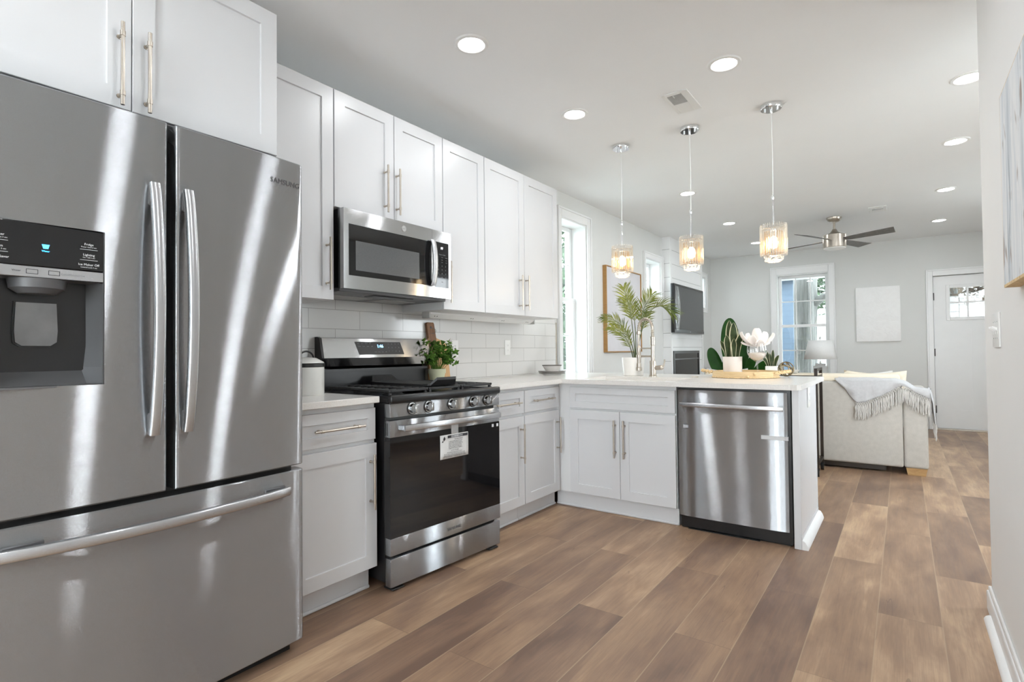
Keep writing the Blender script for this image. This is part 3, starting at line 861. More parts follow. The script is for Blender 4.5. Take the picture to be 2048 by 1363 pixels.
ep = thing('end_panel', 'white panel closing the end of the peninsula', 'panel', (2.071, PY, 0), -PI/2)
B().box(-0.68, 0.02, 0, 0.036, 0.0, ZT-0.0305, 0.0015).obj('panel', 'cab', ep)
B().box(-0.655, -0.645, 0.036, 0.040, 0, ZT-0.031).box(-0.68, 0.018, 0.036, 0.0385, 0.0, 0.07).obj('edge_strip', 'cab', ep)
B().prism([(0.0385, 0), (0.068, 0), (0.068, 0.01), (0.061, 0.03), (0.050, 0.046), (0.0385, 0.05)], 'x', -0.68, 0.018).obj('shoe_moulding', 'trim', ep)
bp_ = thing('back_panel', 'white panel behind the peninsula cabinets', 'panel', (0.02, 4.03, 0))
B().box(0, 2.04, 0, 0.018, 0, ZT-0.0305).obj('panel', 'cab', bp_, smooth=0)

# ---- worktops
e = B().box(0.0105, 0.618, 1.215, 1.663, ZT-0.03, ZT, 0.003).obj('countertop', 'quartz')
tag(e, 'short white speckled countertop between refrigerator and range', 'countertop')
SX0, SX1, SY0, SY1 = 0.70, 1.385, 3.43, 3.83
b = B()
zb = ZT-0.03
b.prism([(0.0105, 2.498), (0.618, 2.498), (0.618, 3.302), (0.0105, 3.302)], 'z', zb, ZT)
b.prism([(0.0105, 3.302), (0.618, 3.302), (SX0, 3.302), (SX0, 4.22), (0.0105, 4.22)], 'z', zb, ZT)
b.prism([(0.0, 4.22), (SX0, 4.22), (SX0, 4.385), (0.0, 4.385)], 'z', zb, ZT)
b.prism([(SX0, 3.302), (SX1, 3.302), (SX1, SY0), (SX0, SY0)], 'z', zb, ZT)
b.prism([(SX0, SY1), (SX1, SY1), (SX1, 4.385), (SX0, 4.385)], 'z', zb, ZT)
b.prism([(SX1, 3.302), (2.07, 3.302), (2.10, 3.315), (2.118, 3.345), (2.118, 4.385), (SX1, 4.385)], 'z', zb, ZT)
bmesh.ops.remove_doubles(b.bm, verts=b.bm.verts, dist=0.0001)
tag(b.obj('countertop', 'quartz', smooth=0), 'large white speckled L shaped countertop carrying the sink and tray', 'countertop')

# ---- sink and faucet
e = thing('sink', 'white undermount sink below the nickel faucet', 'sink', (0, 0, zb))
b = B()
def ring(a, z): return [(SX0+a, SY0+a, z), (SX1-a, SY0+a, z), (SX1-a, SY1-a, z), (SX0+a, SY1-a, z)]
R = [ring(-0.012, -0.001), ring(0.004, -0.001), ring(0.012, -0.19), ring(0.03, -0.20)]
V = [[b.bm.verts.new(p) for p in r] for r in R]
for a, c in zip(V, V[1:]):
    for k in range(4): b.bm.faces.new((a[k], a[(k+1) % 4], c[(k+1) % 4], c[k]))
b.bm.faces.new(V[-1])
b.obj('basin', 'ceramic', e, smooth=20)
B().lathe([(0.0, 0), (0.04, 0.0), (0.045, 0.003), (0.02, 0.004)], (1.04, 3.63, -0.1995), 20, cap1=False).obj('drain', 'nickel', e)
e = thing('faucet', 'tall brushed nickel spring faucet rising behind the sink', 'faucet', (1.03, 3.965, ZT))
B().lathe([(0.029, 0), (0.029, 0.006), (0.024, 0.01), (0.024, 0.115), (0.0225, 0.118)], (0, 0, 0), 24).obj('base', 'nickel', e)
B().lathe([(0.0155, 0.118), (0.0155, 0.235), (0.0195, 0.238), (0.0195, 0.30), (0.016, 0.303)], (0, 0, 0), 20).obj('post', 'nickel', e)
arc = []
for i in range(41):
    t = i/40
    if t < 0.2: arc.append(Vector((0, 0, 0.30+0.055*t/0.2)))
    else:
        a = PI*(t-0.2)/0.72
        if a <= PI: arc.append(Vector((-0.056+0.056*math.cos(a), 0, 0.355+0.085*math.sin(a))))
        else: arc.append(Vector((-0.112, 0, 0.355-0.28*(t-0.92))))
B().tube(arc, 0.0085, 10).obj('hose_core', 'nickel', e)
coil = []
N = 26*10
for i in range(N+1):
    t = i/N*40
    k = min(int(t), 39); p = arc[k].lerp(arc[k+1], t-k)
    dv = (arc[k+1]-arc[k]).normalized(); n1 = dv.cross(Vector((0, 1, 0))); n2 = Vector((0, 1, 0))
    a = i/10*2*PI
    coil.append(p + (n1*math.cos(a)+n2*math.sin(a))*0.0115)
B().tube(coil, 0.0028, 5).obj('spring', 'nickel', e)
hd = B()
hd.lathe([(0.012, 0.345), (0.0165, 0.343), (0.0165, 0.322), (0.009, 0.318), (0.0075, 0.235), (0.014, 0.232), (0.0175, 0.225), (0.0175, 0.19), (0.0155, 0.18), (0.0135, 0.10), (0.0175, 0.098), (0.019, 0.09), (0.019, 0.068), (0.0235, 0.064), (0.0235, 0.043), (0.018, 0.04)], (-0.112, 0, 0), 20)
hd.obj('spray_head', 'nickel', e)
B().cyl((-0.014, 0, 0.152), (-0.112, 0, 0.152), 0.007, seg=10).lathe([(0.0205, 0.143), (0.0205, 0.161)], (-0.112, 0, 0), 18).cyl((0, 0, 0.143), (0, 0, 0.161), 0.0185).obj('dock_arm', 'nickel', e)
B().cyl((-0.014, 0, 0.212), (-0.095, 0, 0.212), 0.0055, seg=10).cyl((0, 0, 0.204), (0, 0, 0.220), 0.018).obj('support_arm', 'nickel', e)
b = B().cyl((0.018, 0, 0.063), (0.062, 0, 0.066), 0.016, 0.0175, 16).sphere((0.066, 0, 0.067), 0.0185, 14, 10)
b.tube([(0.072, -0.002, 0.07), (0.086, -0.004, 0.083), (0.092, -0.005, 0.105), (0.094, -0.005, 0.128)], [0.010, 0.008, 0.0055, 0.0065], 10)
b.obj('lever', 'nickel', e)
o = B().lathe([(0.0, 0.0), (0.024, 0.0), (0.024, 0.004), (0.02, 0.007), (0.0, 0.008)], (1.35, 3.95, ZT), 24, False, False).obj('hole_cover', 'nickel')
tag(o, 'small round metal hole cover on the counter right of the faucet', 'sink fitting')

# ================================================================ REFRIGERATOR
fr = thing('refrigerator', 'stainless steel french door refrigerator with water dispenser', 'refrigerator', (0, 0, 0))
FY0, FY1 = 0.262, 1.188
B().box(0.04, 0.672, FY0+0.006, FY1-0.006, 0.03, 1.792, 0.004).obj('cabinet_body', 'steel_dark', fr)
B().box(0.08, 0.70, FY0+0.03, FY1-0.03, 0.0, 0.045).obj('base_grille', 'black_gloss', fr)
B().box(0.665, 0.682, FY0+0.012, FY1-0.012, 0.05, 1.79).obj('door_gasket', 'black_gloss', fr)
FC = 0.722
def fxs(y, half=0.464, c=FC, front=0.762, sag=0.017):
    t = (y-c)/half
    return front - sag*t*t
def rounded_x(y, ya, yb, r=0.011):
    d = min(y-ya, yb-y)
    x = fxs(y)
    if d < r: x -= r - math.sqrt(max(0, r*r-(r-d)**2))
    return x
def curved_slab(name, ya, yb, za, zb, parent, hole=None, back=0.684, mat='steel'):
    r = 0.011
    ys = [ya + r*(1-math.cos(k*PI/10)) for k in range(6)] + [ya+r+(yb-ya-2*r)*k/28 for k in range(1, 28)] + [yb - r*(1-math.cos(k*PI/10)) for k in range(5, -1, -1)]
    zs = [za, za+0.004] + [za+0.004+(zb-za-0.008)*k/6 for k in range(1, 6)] + [zb-0.004, zb]
    if hole:
        ys = sorted({y for y in ys if abs(y-hole[0]) > 0.004 and abs(y-hole[1]) > 0.004} | {hole[0], hole[1]})
        zs = sorted({z for z in zs if abs(z-hole[2]) > 0.004 and abs(z-hole[3]) > 0.004} | {hole[2], hole[3]})
    b = B()
    V = []
    for y in ys:
        row = []
        for z in zs:
            x = rounded_x(y, ya, yb)
            if z in (zs[0], zs[-1]): x -= 0.004
            row.append(b.bm.verts.new((x, y, z)))
        V.append(row)
    n, m = len(ys), len(zs)
    for i in range(n-1):
        for j in range(m-1):
            ym, zm = (ys[i]+ys[i+1])/2, (zs[j]+zs[j+1])/2
            if hole and hole[0] < ym < hole[1] and hole[2] < zm < hole[3]: continue
            b.bm.faces.new((V[i][j], V[i+1][j], V[i+1][j+1], V[i][j+1]))
    bk = [b.bm.verts.new((back, y, z)) for y, z in ((ya, za), (yb, za), (yb, zb), (ya, zb))]
    b.bm.faces.new([V[i][0] for i in range(n-1, -1, -1)] + [bk[0], bk[1]])
    b.bm.faces.new([V[i][-1] for i in range(n)] + [bk[2], bk[3]])
    b.bm.faces.new([V[0][j] for j in range(m)] + [bk[3], bk[0]])
    b.bm.faces.new([V[-1][j] for j in range(m-1, -1, -1)] + [bk[1], bk[2]])
    if not hole: b.bm.faces.new(bk)
    return b.obj(name, mat, parent, smooth=35)
DH = (0.285, 0.5575, 1.022, 1.449)
dl = curved_slab('fridge_door', FY0, 0.7185, 0.690, 1.815, fr, DH)
dr_ = curved_slab('fridge_door', 0.7395, FY1, 0.690, 1.815, fr)
fz = curved_slab('freezer_drawer', FY0, FY1, 0.043, 0.672, fr)
B().box(0.60, 0.70, FY0+0.01, FY0+0.10, 1.792, 1.812, 0.004).obj('hinge_cover', 'steel_dark', fr)
B().box(0.60, 0.70, FY1-0.10, FY1-0.01, 1.792, 1.812, 0.004).obj('hinge_cover', 'steel_dark', fr)
def bow_handle(parent, pts, ups, w, d, name='door_handle'):
    # rounded-rectangle bar swept along pts; ups = sideways vector
    b = B()
    prof = []
    for k in range(16):
        a = 2*PI*k/16
        ca, sa = math.cos(a), math.sin(a)
        prof.append((abs(ca)**0.6*math.copysign(1, ca)*w/2, abs(sa)**0.6*math.copysign(1, sa)*d/2))
    rings = []
    sv = Vector(ups)
    for i, p in enumerate(pts):
        p = Vector(p)
        dv = (Vector(pts[min(i+1, len(pts)-1)])-Vector(pts[max(i-1, 0)])).normalized()
        nv = dv.cross(sv).normalized()
        rings.append([b.bm.verts.new(p+sv*a+nv*c) for a, c in prof])
    for a, c in zip(rings, rings[1:]):
        for k in range(16): b.bm.faces.new((a[k], a[(k+1) % 16], c[(k+1) % 16], c[k]))
    b.bm.faces.new(rings[0][::-1]); b.bm.faces.new(rings[-1])
    return b.obj(name, 'steel2', parent, smooth=50)
def vhandle(parent, y):
    x0 = fxs(y)
    pts = []
    for i in range(25):
        t = i/24; z = 0.868+(1.612-0.868)*t
        bow = 0.040*math.sin(PI*t)**0.75
        pts.append((x0+0.014+bow, y, z))
    h = bow_handle(parent, pts, (0, 1, 0), 0.030, 0.026)
    for za, zb__ in ((0.872, 0.93), (1.55, 1.608)): B().box(x0-0.004, x0+0.010, y-0.012, y+0.012, za, zb__, 0.003).obj('handle_mount', 'steel_dark', parent)
vhandle(dl, 0.676)
vhandle(dr_, 0.770)
pts = []
for i in range(31):
    t = i/30; y = 0.338+(1.115-0.338)*t
    pts.append((fxs(y)+0.014+0.034*math.sin(PI*t)**0.7, y, 0.606))
bow_handle(fz, pts, (0, 0, 1), 0.032, 0.024)
B().box(fxs(0.36)-0.004, fxs(0.36)+0.008, 0.345, 0.43, 0.600, 0.626, 0.003).obj('handle_mount', 'steel_dark', fz)
B().box(fxs(1.09)-0.006, fxs(1.09)+0.008, 1.03, 1.108, 0.600, 0.626, 0.003).obj('handle_mount', 'steel_dark', fz)
# dispenser
y0, y1, z0, z1 = DH
fxd = fxs(0.42)
bd = B().box(fxd-0.012, fxd+0.0012, y0+0.001, y1-0.001, 1.336, z1-0.001, 0.002).obj('display_panel', 'black_glass', dl)
B().box(fxd-0.014, fxd+0.0008, y0+0.001, y1-0.001, 1.307, 1.335, 0.001).obj('button_strip', 'steel2', dl)
b = B()
# recess: back wall slopes forward to the sill
zs_ = [(0.655, 1.306), (0.650, 1.16), (0.672, 1.07), (0.722, 1.024)]
n = 8
for (xa, za), (xb, zb_) in zip(zs_, zs_[1:]):
    b.face([(xa, y0+0.03, za), (xa, y1-0.03, za), (xb, y1-0.03, zb_), (xb, y0+0.03, zb_)])
    for ya, yb in ((y0+0.001, y0+0.03), (y1-0.03, y1-0.001)):
        out_first = ya < 0.4
        oa = (fxd-0.004, ya, za) if out_first else (xa, ya, za)
        ob = (xa, yb, za) if out_first else (fxd-0.004, yb, za)
        oc = (xb, yb, zb_) if out_first else (fxd-0.004, yb, zb_)
        od = (fxd-0.004, ya, zb_) if out_first else (xb, ya, zb_)
        b.face([oa, ob, oc, od])
b.face([(0.722, y0+0.03, 1.024), (0.722, y1-0.03, 1.024), (fxd-0.002, y1-0.001, 1.0235), (fxd-0.002, y0+0.001, 1.0235)])
b.face([(0.655, y0+0.03, 1.306), (fxd-0.004, y0+0.001, 1.306), (fxd-0.004, y1-0.001, 1.306), (0.655, y1-0.03, 1.306)])
b.obj('dispenser_recess', 'recess', dl, normals=False, smooth=50)
B().box(fxd-0.004, fxd+0.0015, y0-0.003, y0+0.002, z0-0.004, z1+0.002).box(fxd-0.004, fxd+0.0015, y1-0.002, y1+0.003, z0-0.004, z1+0.002)\
   .box(fxd-0.004, fxd+0.0015, y0+0.002, y1-0.002, z0-0.004, z0+0.001).obj('dispenser_bezel', 'recess', dl, smooth=0)
yc = 0.425
B().lathe([(0.040, 1.268), (0.058, 1.282), (0.062, 1.306)], (0.700, yc, 0), 28).obj('nozzle_housing', 'steel_dark', dl)
b = B()
pl = [(-0.042, 1.245), (0.042, 1.245), (0.045, 1.17), (0.043, 1.140), (0.030, 1.130), (-0.030, 1.130), (-0.043, 1.140), (-0.045, 1.17)]
T = Matrix.Translation((0.690, yc, 0))
B(T).prism([(a, z) for a, z in pl], 'x', 0.0, 0.006).obj('paddle', 'paddle', dl, smooth=0)
B(T).prism([(a*1.08, 1.19+(z-1.19)*1.06) for a, z in pl], 'x', -0.010, -0.0005).obj('paddle_backing', 'black_gloss', dl, smooth=0)
xt = fxd+0.0016
def ft(s, size, y, z, mat='white_ink', align='CENTER', sx=1.0): return text('printed_text', s, size, (xt, y, z), YX, ZX, mat, dl, align, 0.0002, sx)
for s, s2, z in (('Fridge', 'Power Cool 3 sec', 1.409), ('Lighting', 'On / Off 3 sec', 1.380), ('Ice Maker Off', 'Control Lock 3 sec', 1.353)):
    ft(s, 0.0085, 0.522, z); ft(s2, 0.0048, 0.522, z-0.0075)
for s, s2, z in (('Freezer', 'Power Freeze 3 sec', 1.409), ('Alarm', 'Filter Reset 3 sec', 1.380), ('Energy Saver', '', 1.353)):
    ft(s, 0.0085, 0.335, z)
    if s2: ft(s2, 0.0048, 0.335, z-0.0075)
bl = B()
for yy in (0.335, 0.522):
    for z in (1.395, 1.366): bl.box(xt-0.0001, xt+0.0002, yy-0.02, yy+0.02, z-0.0006, z+0.0003)
bl.obj('rule_lines', 'white_ink', dl, smooth=0)
B().prism([(0.424, 1.384), (0.434, 1.384), (0.437, 1.395), (0.421, 1.395)], 'x', xt-0.0001, xt+0.0003).obj('water_cup_icon', 'blue_led', dl, smooth=0)
ft('Water', 0.0062, 0.429, 1.3775, 'blue_led')
xt -= 0.0004
ft('Water', 0.0065, 0.371, 1.3215, 'dark_ink'); ft('Cubed/Crushed Ice', 0.0065, 0.487, 1.3205, 'grey_ink')
b = B()
for yy in (0.402, 0.447):
    for a, c, e_, f_ in ((yy-0.012, yy+0.012, 1.3265, 1.3275), (yy-0.012, yy+0.012, 1.3155, 1.3165), (yy-0.012, yy-0.011, 1.3165, 1.3265), (yy+0.011, yy+0.012, 1.3165, 1.3265)):
        b.box(xt-0.0001, xt+0.0002, a, c, e_, f_)
b.obj('selector_icon', 'dark_ink', dl, smooth=0)
text('brand_lettering', 'SAMSUNG', 0.026, (fxs(1.118)+0.0009, 1.113, 1.728), (-0.055, 1, 0), ZX, 'logo_ink', dr_, 'CENTER', 0.0006, 1.0)

# ================================================================ MICROWAVE
mw = thing('microwave', 'stainless over the range microwave under the short cabinet', 'microwave', (0.42, 1.615, 1.413))
MW, MH = 0.757, 0.391
B().box(-0.415, -0.045, 0.006, MW-0.006, 0.006, MH-0.002, 0.002).obj('case', 'black_gloss', mw)
B().box(-0.415, -0.04, 0.004, MW-0.004, -0.012, 0.006, 0.003).obj('underside', 'steel_dark', mw)
b = B()
for ya, yb in ((0.10, 0.34), (0.42, 0.66)):
    b.box(-0.36, -0.20, ya, yb, -0.016, -0.0115, 0.002)
b.obj('grease_filter', 'concrete', mw)
B().box(-0.15, -0.07, 0.24, 0.52, -0.0155, -0.0115, 0.002).obj('lamp_cover', 'black_gloss', mw)
gy0, gy1, gz0, gz1 = 0.029, 0.563, 0.065, 0.315
SEAM = 0.600
def frame_box(b, x0, x1, ya, yb, za, zb, ha, hb, ia, ib):
    b.box(x0, x1, ya, ha, za, zb).box(x0, x1, hb, yb, za, zb).box(x0, x1, ha, hb, za, ia).box(x0, x1, ha, hb, ib, zb)
b = B(); frame_box(b, -0.043, 0, 0.0, SEAM-0.001, 0.0, MH-0.003, gy0, SEAM-0.006, gz0, gz1)
md = b.obj('microwave_door', 'steel_pol', mw, smooth=0)
B().box(-0.043, -0.002, gy0+0.0005, SEAM-0.0065, gz0+0.0005, gz1-0.0005).obj('door_glass', 'black_glass', md, smooth=0)
B().box(-0.003, -0.0014, 0.072, 0.500, 0.093, 0.238).obj('window_mesh', 'mw_window', md, smooth=0)
b = B()
pts = []
for i in range(21):
    t = i/20
    pts.append((0.010+0.022*math.sin(PI*t)**0.6, SEAM-0.006, 0.066+0.257*t))
bow_handle(md, pts, (0, 1, 0), 0.036, 0.012)
B().box(-0.043, -0.001, SEAM+0.001, MW, 0.0, gz0-0.004).box(-0.043, -0.001, SEAM+0.001, MW, gz1+0.008, MH-0.003).box(-0.043, -0.001, SEAM+0.001, SEAM+0.022, gz0-0.004, gz1+0.008).box(-0.043, -0.001, MW-0.02, MW, gz0-0.004, gz1+0.008).obj('control_frame', 'steel_pol', mw, smooth=0)
cp = B().box(-0.04, -0.0005, SEAM+0.0225, MW-0.0205, gz0-0.0035, gz1+0.0075).obj('control_panel', 'black_glass', mw, smooth=0)
def mt(s, size, y, z, mat='white_ink', par=None): return text('printed_text', s, size, (0.0004, y, z), YX, ZX, mat, par or cp, 'CENTER', 0.0002)
mt('PF', 0.020, 0.680, 0.288, 'white_led')
mt('Popcorn  Reheat', 0.008, 0.682, 0.252, 'grey_ink')
for r in range(3):
    for c_ in range(3): mt(('Cook', 'Time', 'Defrost', 'Power', 'Level', 'Vent', 'Light', 'Timer', 'Clock')[r*3+c_], 0.0055, 0.644+0.036*c_, 0.236-0.014*r, 'grey_ink')
for r in range(4):
    for c_ in range(3): mt('123456789*0#'[r*3+c_], 0.012, 0.650+0.030*c_, 0.186-0.022*r, 'grey_ink')
mt('Start', 0.007, 0.682, 0.094, 'grey_ink')
lg = B().cyl((-0.001, 0.385, 0.352), (0.002, 0.385, 0.352), 0.016, seg=28).obj('round_badge', 'chrome', md)
rg = [(0.0022, 0.385+0.0125*math.cos(a*PI/12), 0.352+0.0125*math.sin(a*PI/12)) for a in range(24)]
B().tube(rg, 0.0008, 6, closed=True).obj('badge_ring', 'grey_ink', md)
text('badge_letters', 'GE', 0.014, (0.0024, 0.385, 0.352), YX, ZX, 'grey_ink', md, 'CENTER', 0.0003)

# ================================================================ RANGE
TH = math.radians(4.4)
rg_ = thing('range', 'freestanding stainless gas range with black oven glass', 'range', (0.66, 1.685, 0), -TH)
RW = 0.757
B().box(-0.66, -0.040, 0.003, RW-0.003, 0.035, 0.868, 0.003).obj('body', 'black', rg_)
for x in (-0.06, -0.58):
    for y in (0.05, RW-0.05):
        b = B().lathe([(0.02, 0), (0.024, 0.006), (0.012, 0.012), (0.012, 0.04)], (x, y, 0), 14)
        if x > -0.1: b.box(-0.075, -0.005, y-0.035, y+0.035, 0.004, 0.012, 0.003)
        b.obj('levelling_foot', 'black_gloss', rg_)
B().box(-0.64, -0.02, 0.0, RW, 0.868, 0.892, 0.006, 2).box(-0.02, 0.012, 0.0, RW, 0.866, 0.905, 0.010, 3).box(-0.64, -0.012, 0, 0.03, 0.885, 0.899, 0.006, 2).box(-0.64, -0.012, RW-0.03, RW, 0.885, 0.899, 0.006, 2).obj('cooktop', 'black', rg_)
B().box(-0.045, 0.0, 0.0, RW, 0.800, 0.8655, 0.006, 2).obj('control_panel', 'steel', rg_)
for y in (0.129, 0.232, 0.387, 0.544, 0.651):
    k = B().cyl((0.0, y, 0.836), (0.004, y, 0.836), 0.027, seg=28).cyl((0.004, y, 0.836), (0.020, y, 0.836), 0.023, 0.020, 28)
    k.prism([(y-0.0205, 0.826), (y+0.0205, 0.826), (y+0.0185, 0.846), (y-0.0185, 0.846)], 'x', 0.018, 0.021)
    k.box(0.018, 0.038, y-0.006, y+0.006, 0.817, 0.856, 0.002)
    ko = k.obj('knob', 'steel_pol', rg_)
    B().cyl((0.0005, y, 0.836), (0.0016, y, 0.836), 0.031, seg=28).obj('knob_surround', 'black_gloss', ko)
od = B().box(-0.045, 0.0, 0.0, RW, 0.708, 0.787, 0.004, 2).obj('oven_door', 'steel', rg_)
B().box(-0.045, 0.0, 0.0, RW, 0.166, 0.246, 0.004, 2).obj('lower_trim', 'steel', od)
B().box(-0.045, -0.0015, 0.001, RW-0.001, 0.246, 0.708).obj('oven_glass', 'black_glass', od, smooth=0)
b = B()
for k in range(2):
    for yy in (0.0,): b.box(-0.034+k*0.013, -0.030+k*0.013, -0.0006, 0.002, 0.718, 0.775)
b.obj('vent_slots', 'black_gloss', od, smooth=0)
b = B().box(0.040, 0.056, 0.045, RW-0.045, 0.737, 0.767, 0.006, 2)
for y in (0.06, RW-0.06): b.box(-0.001, 0.042, y-0.012, y+0.012, 0.740, 0.764, 0.003)
b.obj('door_handle', 'steel2', od)
text('brand_lettering', 'SAMSUNG', 0.020, (0.0004, 0.400, 0.200), YX, ZX, 'logo_ink', od, 'CENTER', 0.0005)
B().box(-0.045, -0.002, 0.002, RW-0.002, 0.022, 0.153, 0.004, 2).obj('storage_drawer', 'steel', rg_)
# warning label and tape on the glass
lb = B().grid(lambda u, v: (0.0008+0.003*abs(u-0.5)*v*(1-v)*4*(1 if u > .5 else .6), 0.306+0.198*u, 0.560+0.121*v), 8, 6).obj('warning_label', 'paper', od, normals=False, solid=0.0006, label='white paper warning label stuck to the black oven glass')
def lt_(s, size, y, z, mat='dark_ink', al='LEFT', x=0.0040): return text('label_print', s, size, (x, y, z), YX, ZX, mat, od, al, 0.0001)
B().box(0.0030, 0.0036, 0.356, 0.498, 0.6625, 0.6765).obj('label_header', 'dark_ink', od, smooth=0)
B().box(0.0030, 0.0038, 0.380, 0.432, 0.6635, 0.6755).obj('label_header_grey', 'grey_ink', od, smooth=0)
lt_('WARNING', 0.0125, 0.432, 0.6693, 'white_ink', 'CENTER')
lt_('Tip Over Hazard', 0.0085, 0.432, 0.654, 'dark_ink', 'CENTER')
for i, s in enumerate(('A child or adult can tip the range', 'and be killed. Install the anti-tip', 'device to the structure and/or the', 'range. Verify the anti-tip device', 'has been properly installed and', 'engaged following the installation')):
    lt_(s, 0.0072, 0.362, 0.6455-0.0072*i)
lt_('NOTE: TO USER', 0.0075, 0.405, 0.5985, 'dark_ink', 'CENTER')
for i, s in enumerate(('See installation instructions for details', 'Do not operate range without anti-tip device in place', 'Failure to follow these instructions can result in death', 'NOT FOR REMOVAL - TO BE REMOVED BY OWNER')):
    lt_(s, 0.0068, 0.404, 0.590-0.0072*i, 'dark_ink', 'CENTER')
B().prism([(0.330, 0.650), (0.341, 0.661), (0.333, 0.675), (0.326, 0.662)], 'x', 0.0030, 0.0036).prism([(0.315, 0.645), (0.325, 0.645), (0.324, 0.656)], 'x', 0.0030, 0.0036).obj('label_pictogram', 'dark_ink', od, smooth=0)
B().box(-0.001, 0.0006, 0.384, 0.434, 0.676, 0.735).obj('tape', 'steel2', od, smooth=0, label='strip of grey tape above the warning label')
b = B()
for y in (0.700, 0.738): b.box(-0.001, 0.0003, y-0.007, y+0.007, 0.682, 0.698)
b.obj('corner_stickers', 'white_ink', od, smooth=0)
# backguard
b = B()
def yprism(b, poly, ya, yb):     # poly in (x, z)
    b.prism(poly, 'y', ya, yb); return b
yprism(b, [(-0.66, 0.89), (-0.628, 0.89), (-0.628, 1.0), (-0.66, 1.0)], 0.006, RW-0.006)
bk = b.obj('backguard', 'black', rg_, smooth=0)
b = B(); yprism(b, [(-0.66, 1.0), (-0.60, 1.0), (-0.60, 1.014), (-0.66, 1.014)], 0.01, RW-0.01)
b.obj('backguard_vent', 'black_gloss', rg_, smooth=0)
b = B(); yprism(b, [(-0.66, 1.014), (-0.600, 1.030), (-0.580, 1.075), (-0.607, 1.182), (-0.625, 1.188), (-0.66, 1.188)], 0.012, RW-0.003)
bp = b.obj('control_console', 'steel_pol', rg_, smooth=20)
b = B(); yprism(b, [(-0.662, 1.012), (-0.598, 1.029), (-0.578, 1.075), (-0.605, 1.184), (-0.625, 1.190), (-0.662, 1.190)], -0.002, 0.0115)
b.obj('console_end_cap', 'black_gloss', rg_, smooth=20)
sl_ = Vector((-0.607+0.580, 0, 1.182-1.075)).normalized()
nn = Vector((0.107, 0, 0.027)).normalized()
def onc(y, t, o=0.0): return Vector((-0.580, y, 1.075)) + sl_*t + nn*o
b = B()
q = [onc(0.232, 0.017, 0.0008), onc(0.548, 0.017, 0.0008), onc(0.530, 0.092, 0.0008), onc(0.212, 0.092, 0.0008)]
q2 = [p-nn*0.004 for p in q]
b.hexa(q2+q)
b.obj('clock_panel', 'black_gloss', bp, smooth=0)
def ct(s, size, y, t, mat): return text('printed_text', s, size, onc(y, t, 0.0012), YX, sl_, mat, bp, 'CENTER', 0.0002)
ct('1:46', 0.026, 0.380, 0.066, 'cyan_led')
for i, s in enumerate(('Bake', 'Broil', 'Warm', 'Air')): ct(s, 0.0075, 0.235+0.026*i, 0.082, 'grey_ink')
for i, s in enumerate(('Clean', 'Timer', 'Clock', 'Light')): ct(s, 0.0075, 0.240+0.028*i, 0.066, 'grey_ink')
for i, s in enumerate(('Cook', 'Delay', 'Start', 'Off')): ct(s, 0.0075, 0.345+0.024*i, 0.032, 'grey_ink')
for r in range(3):
    for c_ in range(4): ct('123456789*0#'[r*4+c_], 0.010, 0.440+0.025*c_, 0.080-0.022*r, 'grey_ink')
# grates
for gi, (ga, gb) in enumerate(((0.022, 0.262), (0.268, 0.488), (0.494, 0.735))):
    b = B()
    zt, hh = 0.926, 0.012
    gx0, gx1 = -0.565, -0.035
    for y in (ga+0.006, gb-0.006): b.box(gx0, gx1, y-0.006, y+0.006, zt-hh, zt, 0.002)
    for x in (gx0+0.006, gx1-0.006): b.box(x-0.006, x+0.006, ga+0.012, gb-0.012, zt-hh, zt, 0.002)
    if gi != 1:
        for k in range(1, 9):
            x = gx0+(gx1-gx0)*k/9
            b.box(x-0.005, x+0.005, ga+0.012, ga+0.085, zt-hh, zt, 0.002).box(x-0.005, x+0.005, gb-0.085, gb-0.012, zt-hh, zt, 0.002)
        ym = (ga+gb)/2
        b.box(gx0+0.012, gx1-0.012, ym-0.005, ym+0.005, zt-hh, zt, 0.002)
    else:
        for k in range(1, 4):
            y = ga+(gb-ga)*k/4; b.box(gx0+0.012, gx1-0.012, y-0.005, y+0.005, zt-hh, zt, 0.002)
    for x in (gx0+0.01, gx1-0.01):
        for y in (ga+0.012, gb-0.012): b.box(x-0.007, x+0.007, y-0.007, y+0.007, 0.890, zt-hh, 0.002)
    b.obj('grate', 'black_matte', rg_)
for (x, y, r) in ((-0.16, 0.142, 0.045), (-0.43, 0.142, 0.036), (-0.16, 0.614, 0.045), (-0.43, 0.614, 0.036), (-0.30, 0.378, 0.05)):
    B().lathe([(r*1.2, 0.890), (r*1.2, 0.897), (r, 0.899), (r, 0.907), (r*0.85, 0.911)], (x, y, 0), 24).obj('burner', 'black_matte', rg_)
gd = thing('griddle', 'black cast iron griddle lying across the middle grate', 'griddle', (0.66, 1.685, 0.926), -TH)
b = B()
b.prism([(-0.545, 0.006), (-0.50, 0.0), (-0.10, 0.0), (-0.055, 0.006), (-0.055, 0.016), (-0.10, 0.012), (-0.50, 0.012), (-0.545, 0.016)], 'y', 0.275, 0.481)
b.obj('plate', 'black_matte', gd, smooth=20)
for x0_, x1_ in ((-0.545, -0.575), (-0.055, -0.025)):
    b = B()
    b.hexa([(x0_, 0.290, 0.004), (x0_, 0.466, 0.004), (x0_, 0.466, 0.016), (x0_, 0.290, 0.016),
            (x1_, 0.312, 0.034), (x1_, 0.444, 0.034), (x1_, 0.444, 0.048), (x1_, 0.312, 0.048)])
    b.obj('end_handle', 'black_matte', gd, smooth=20)

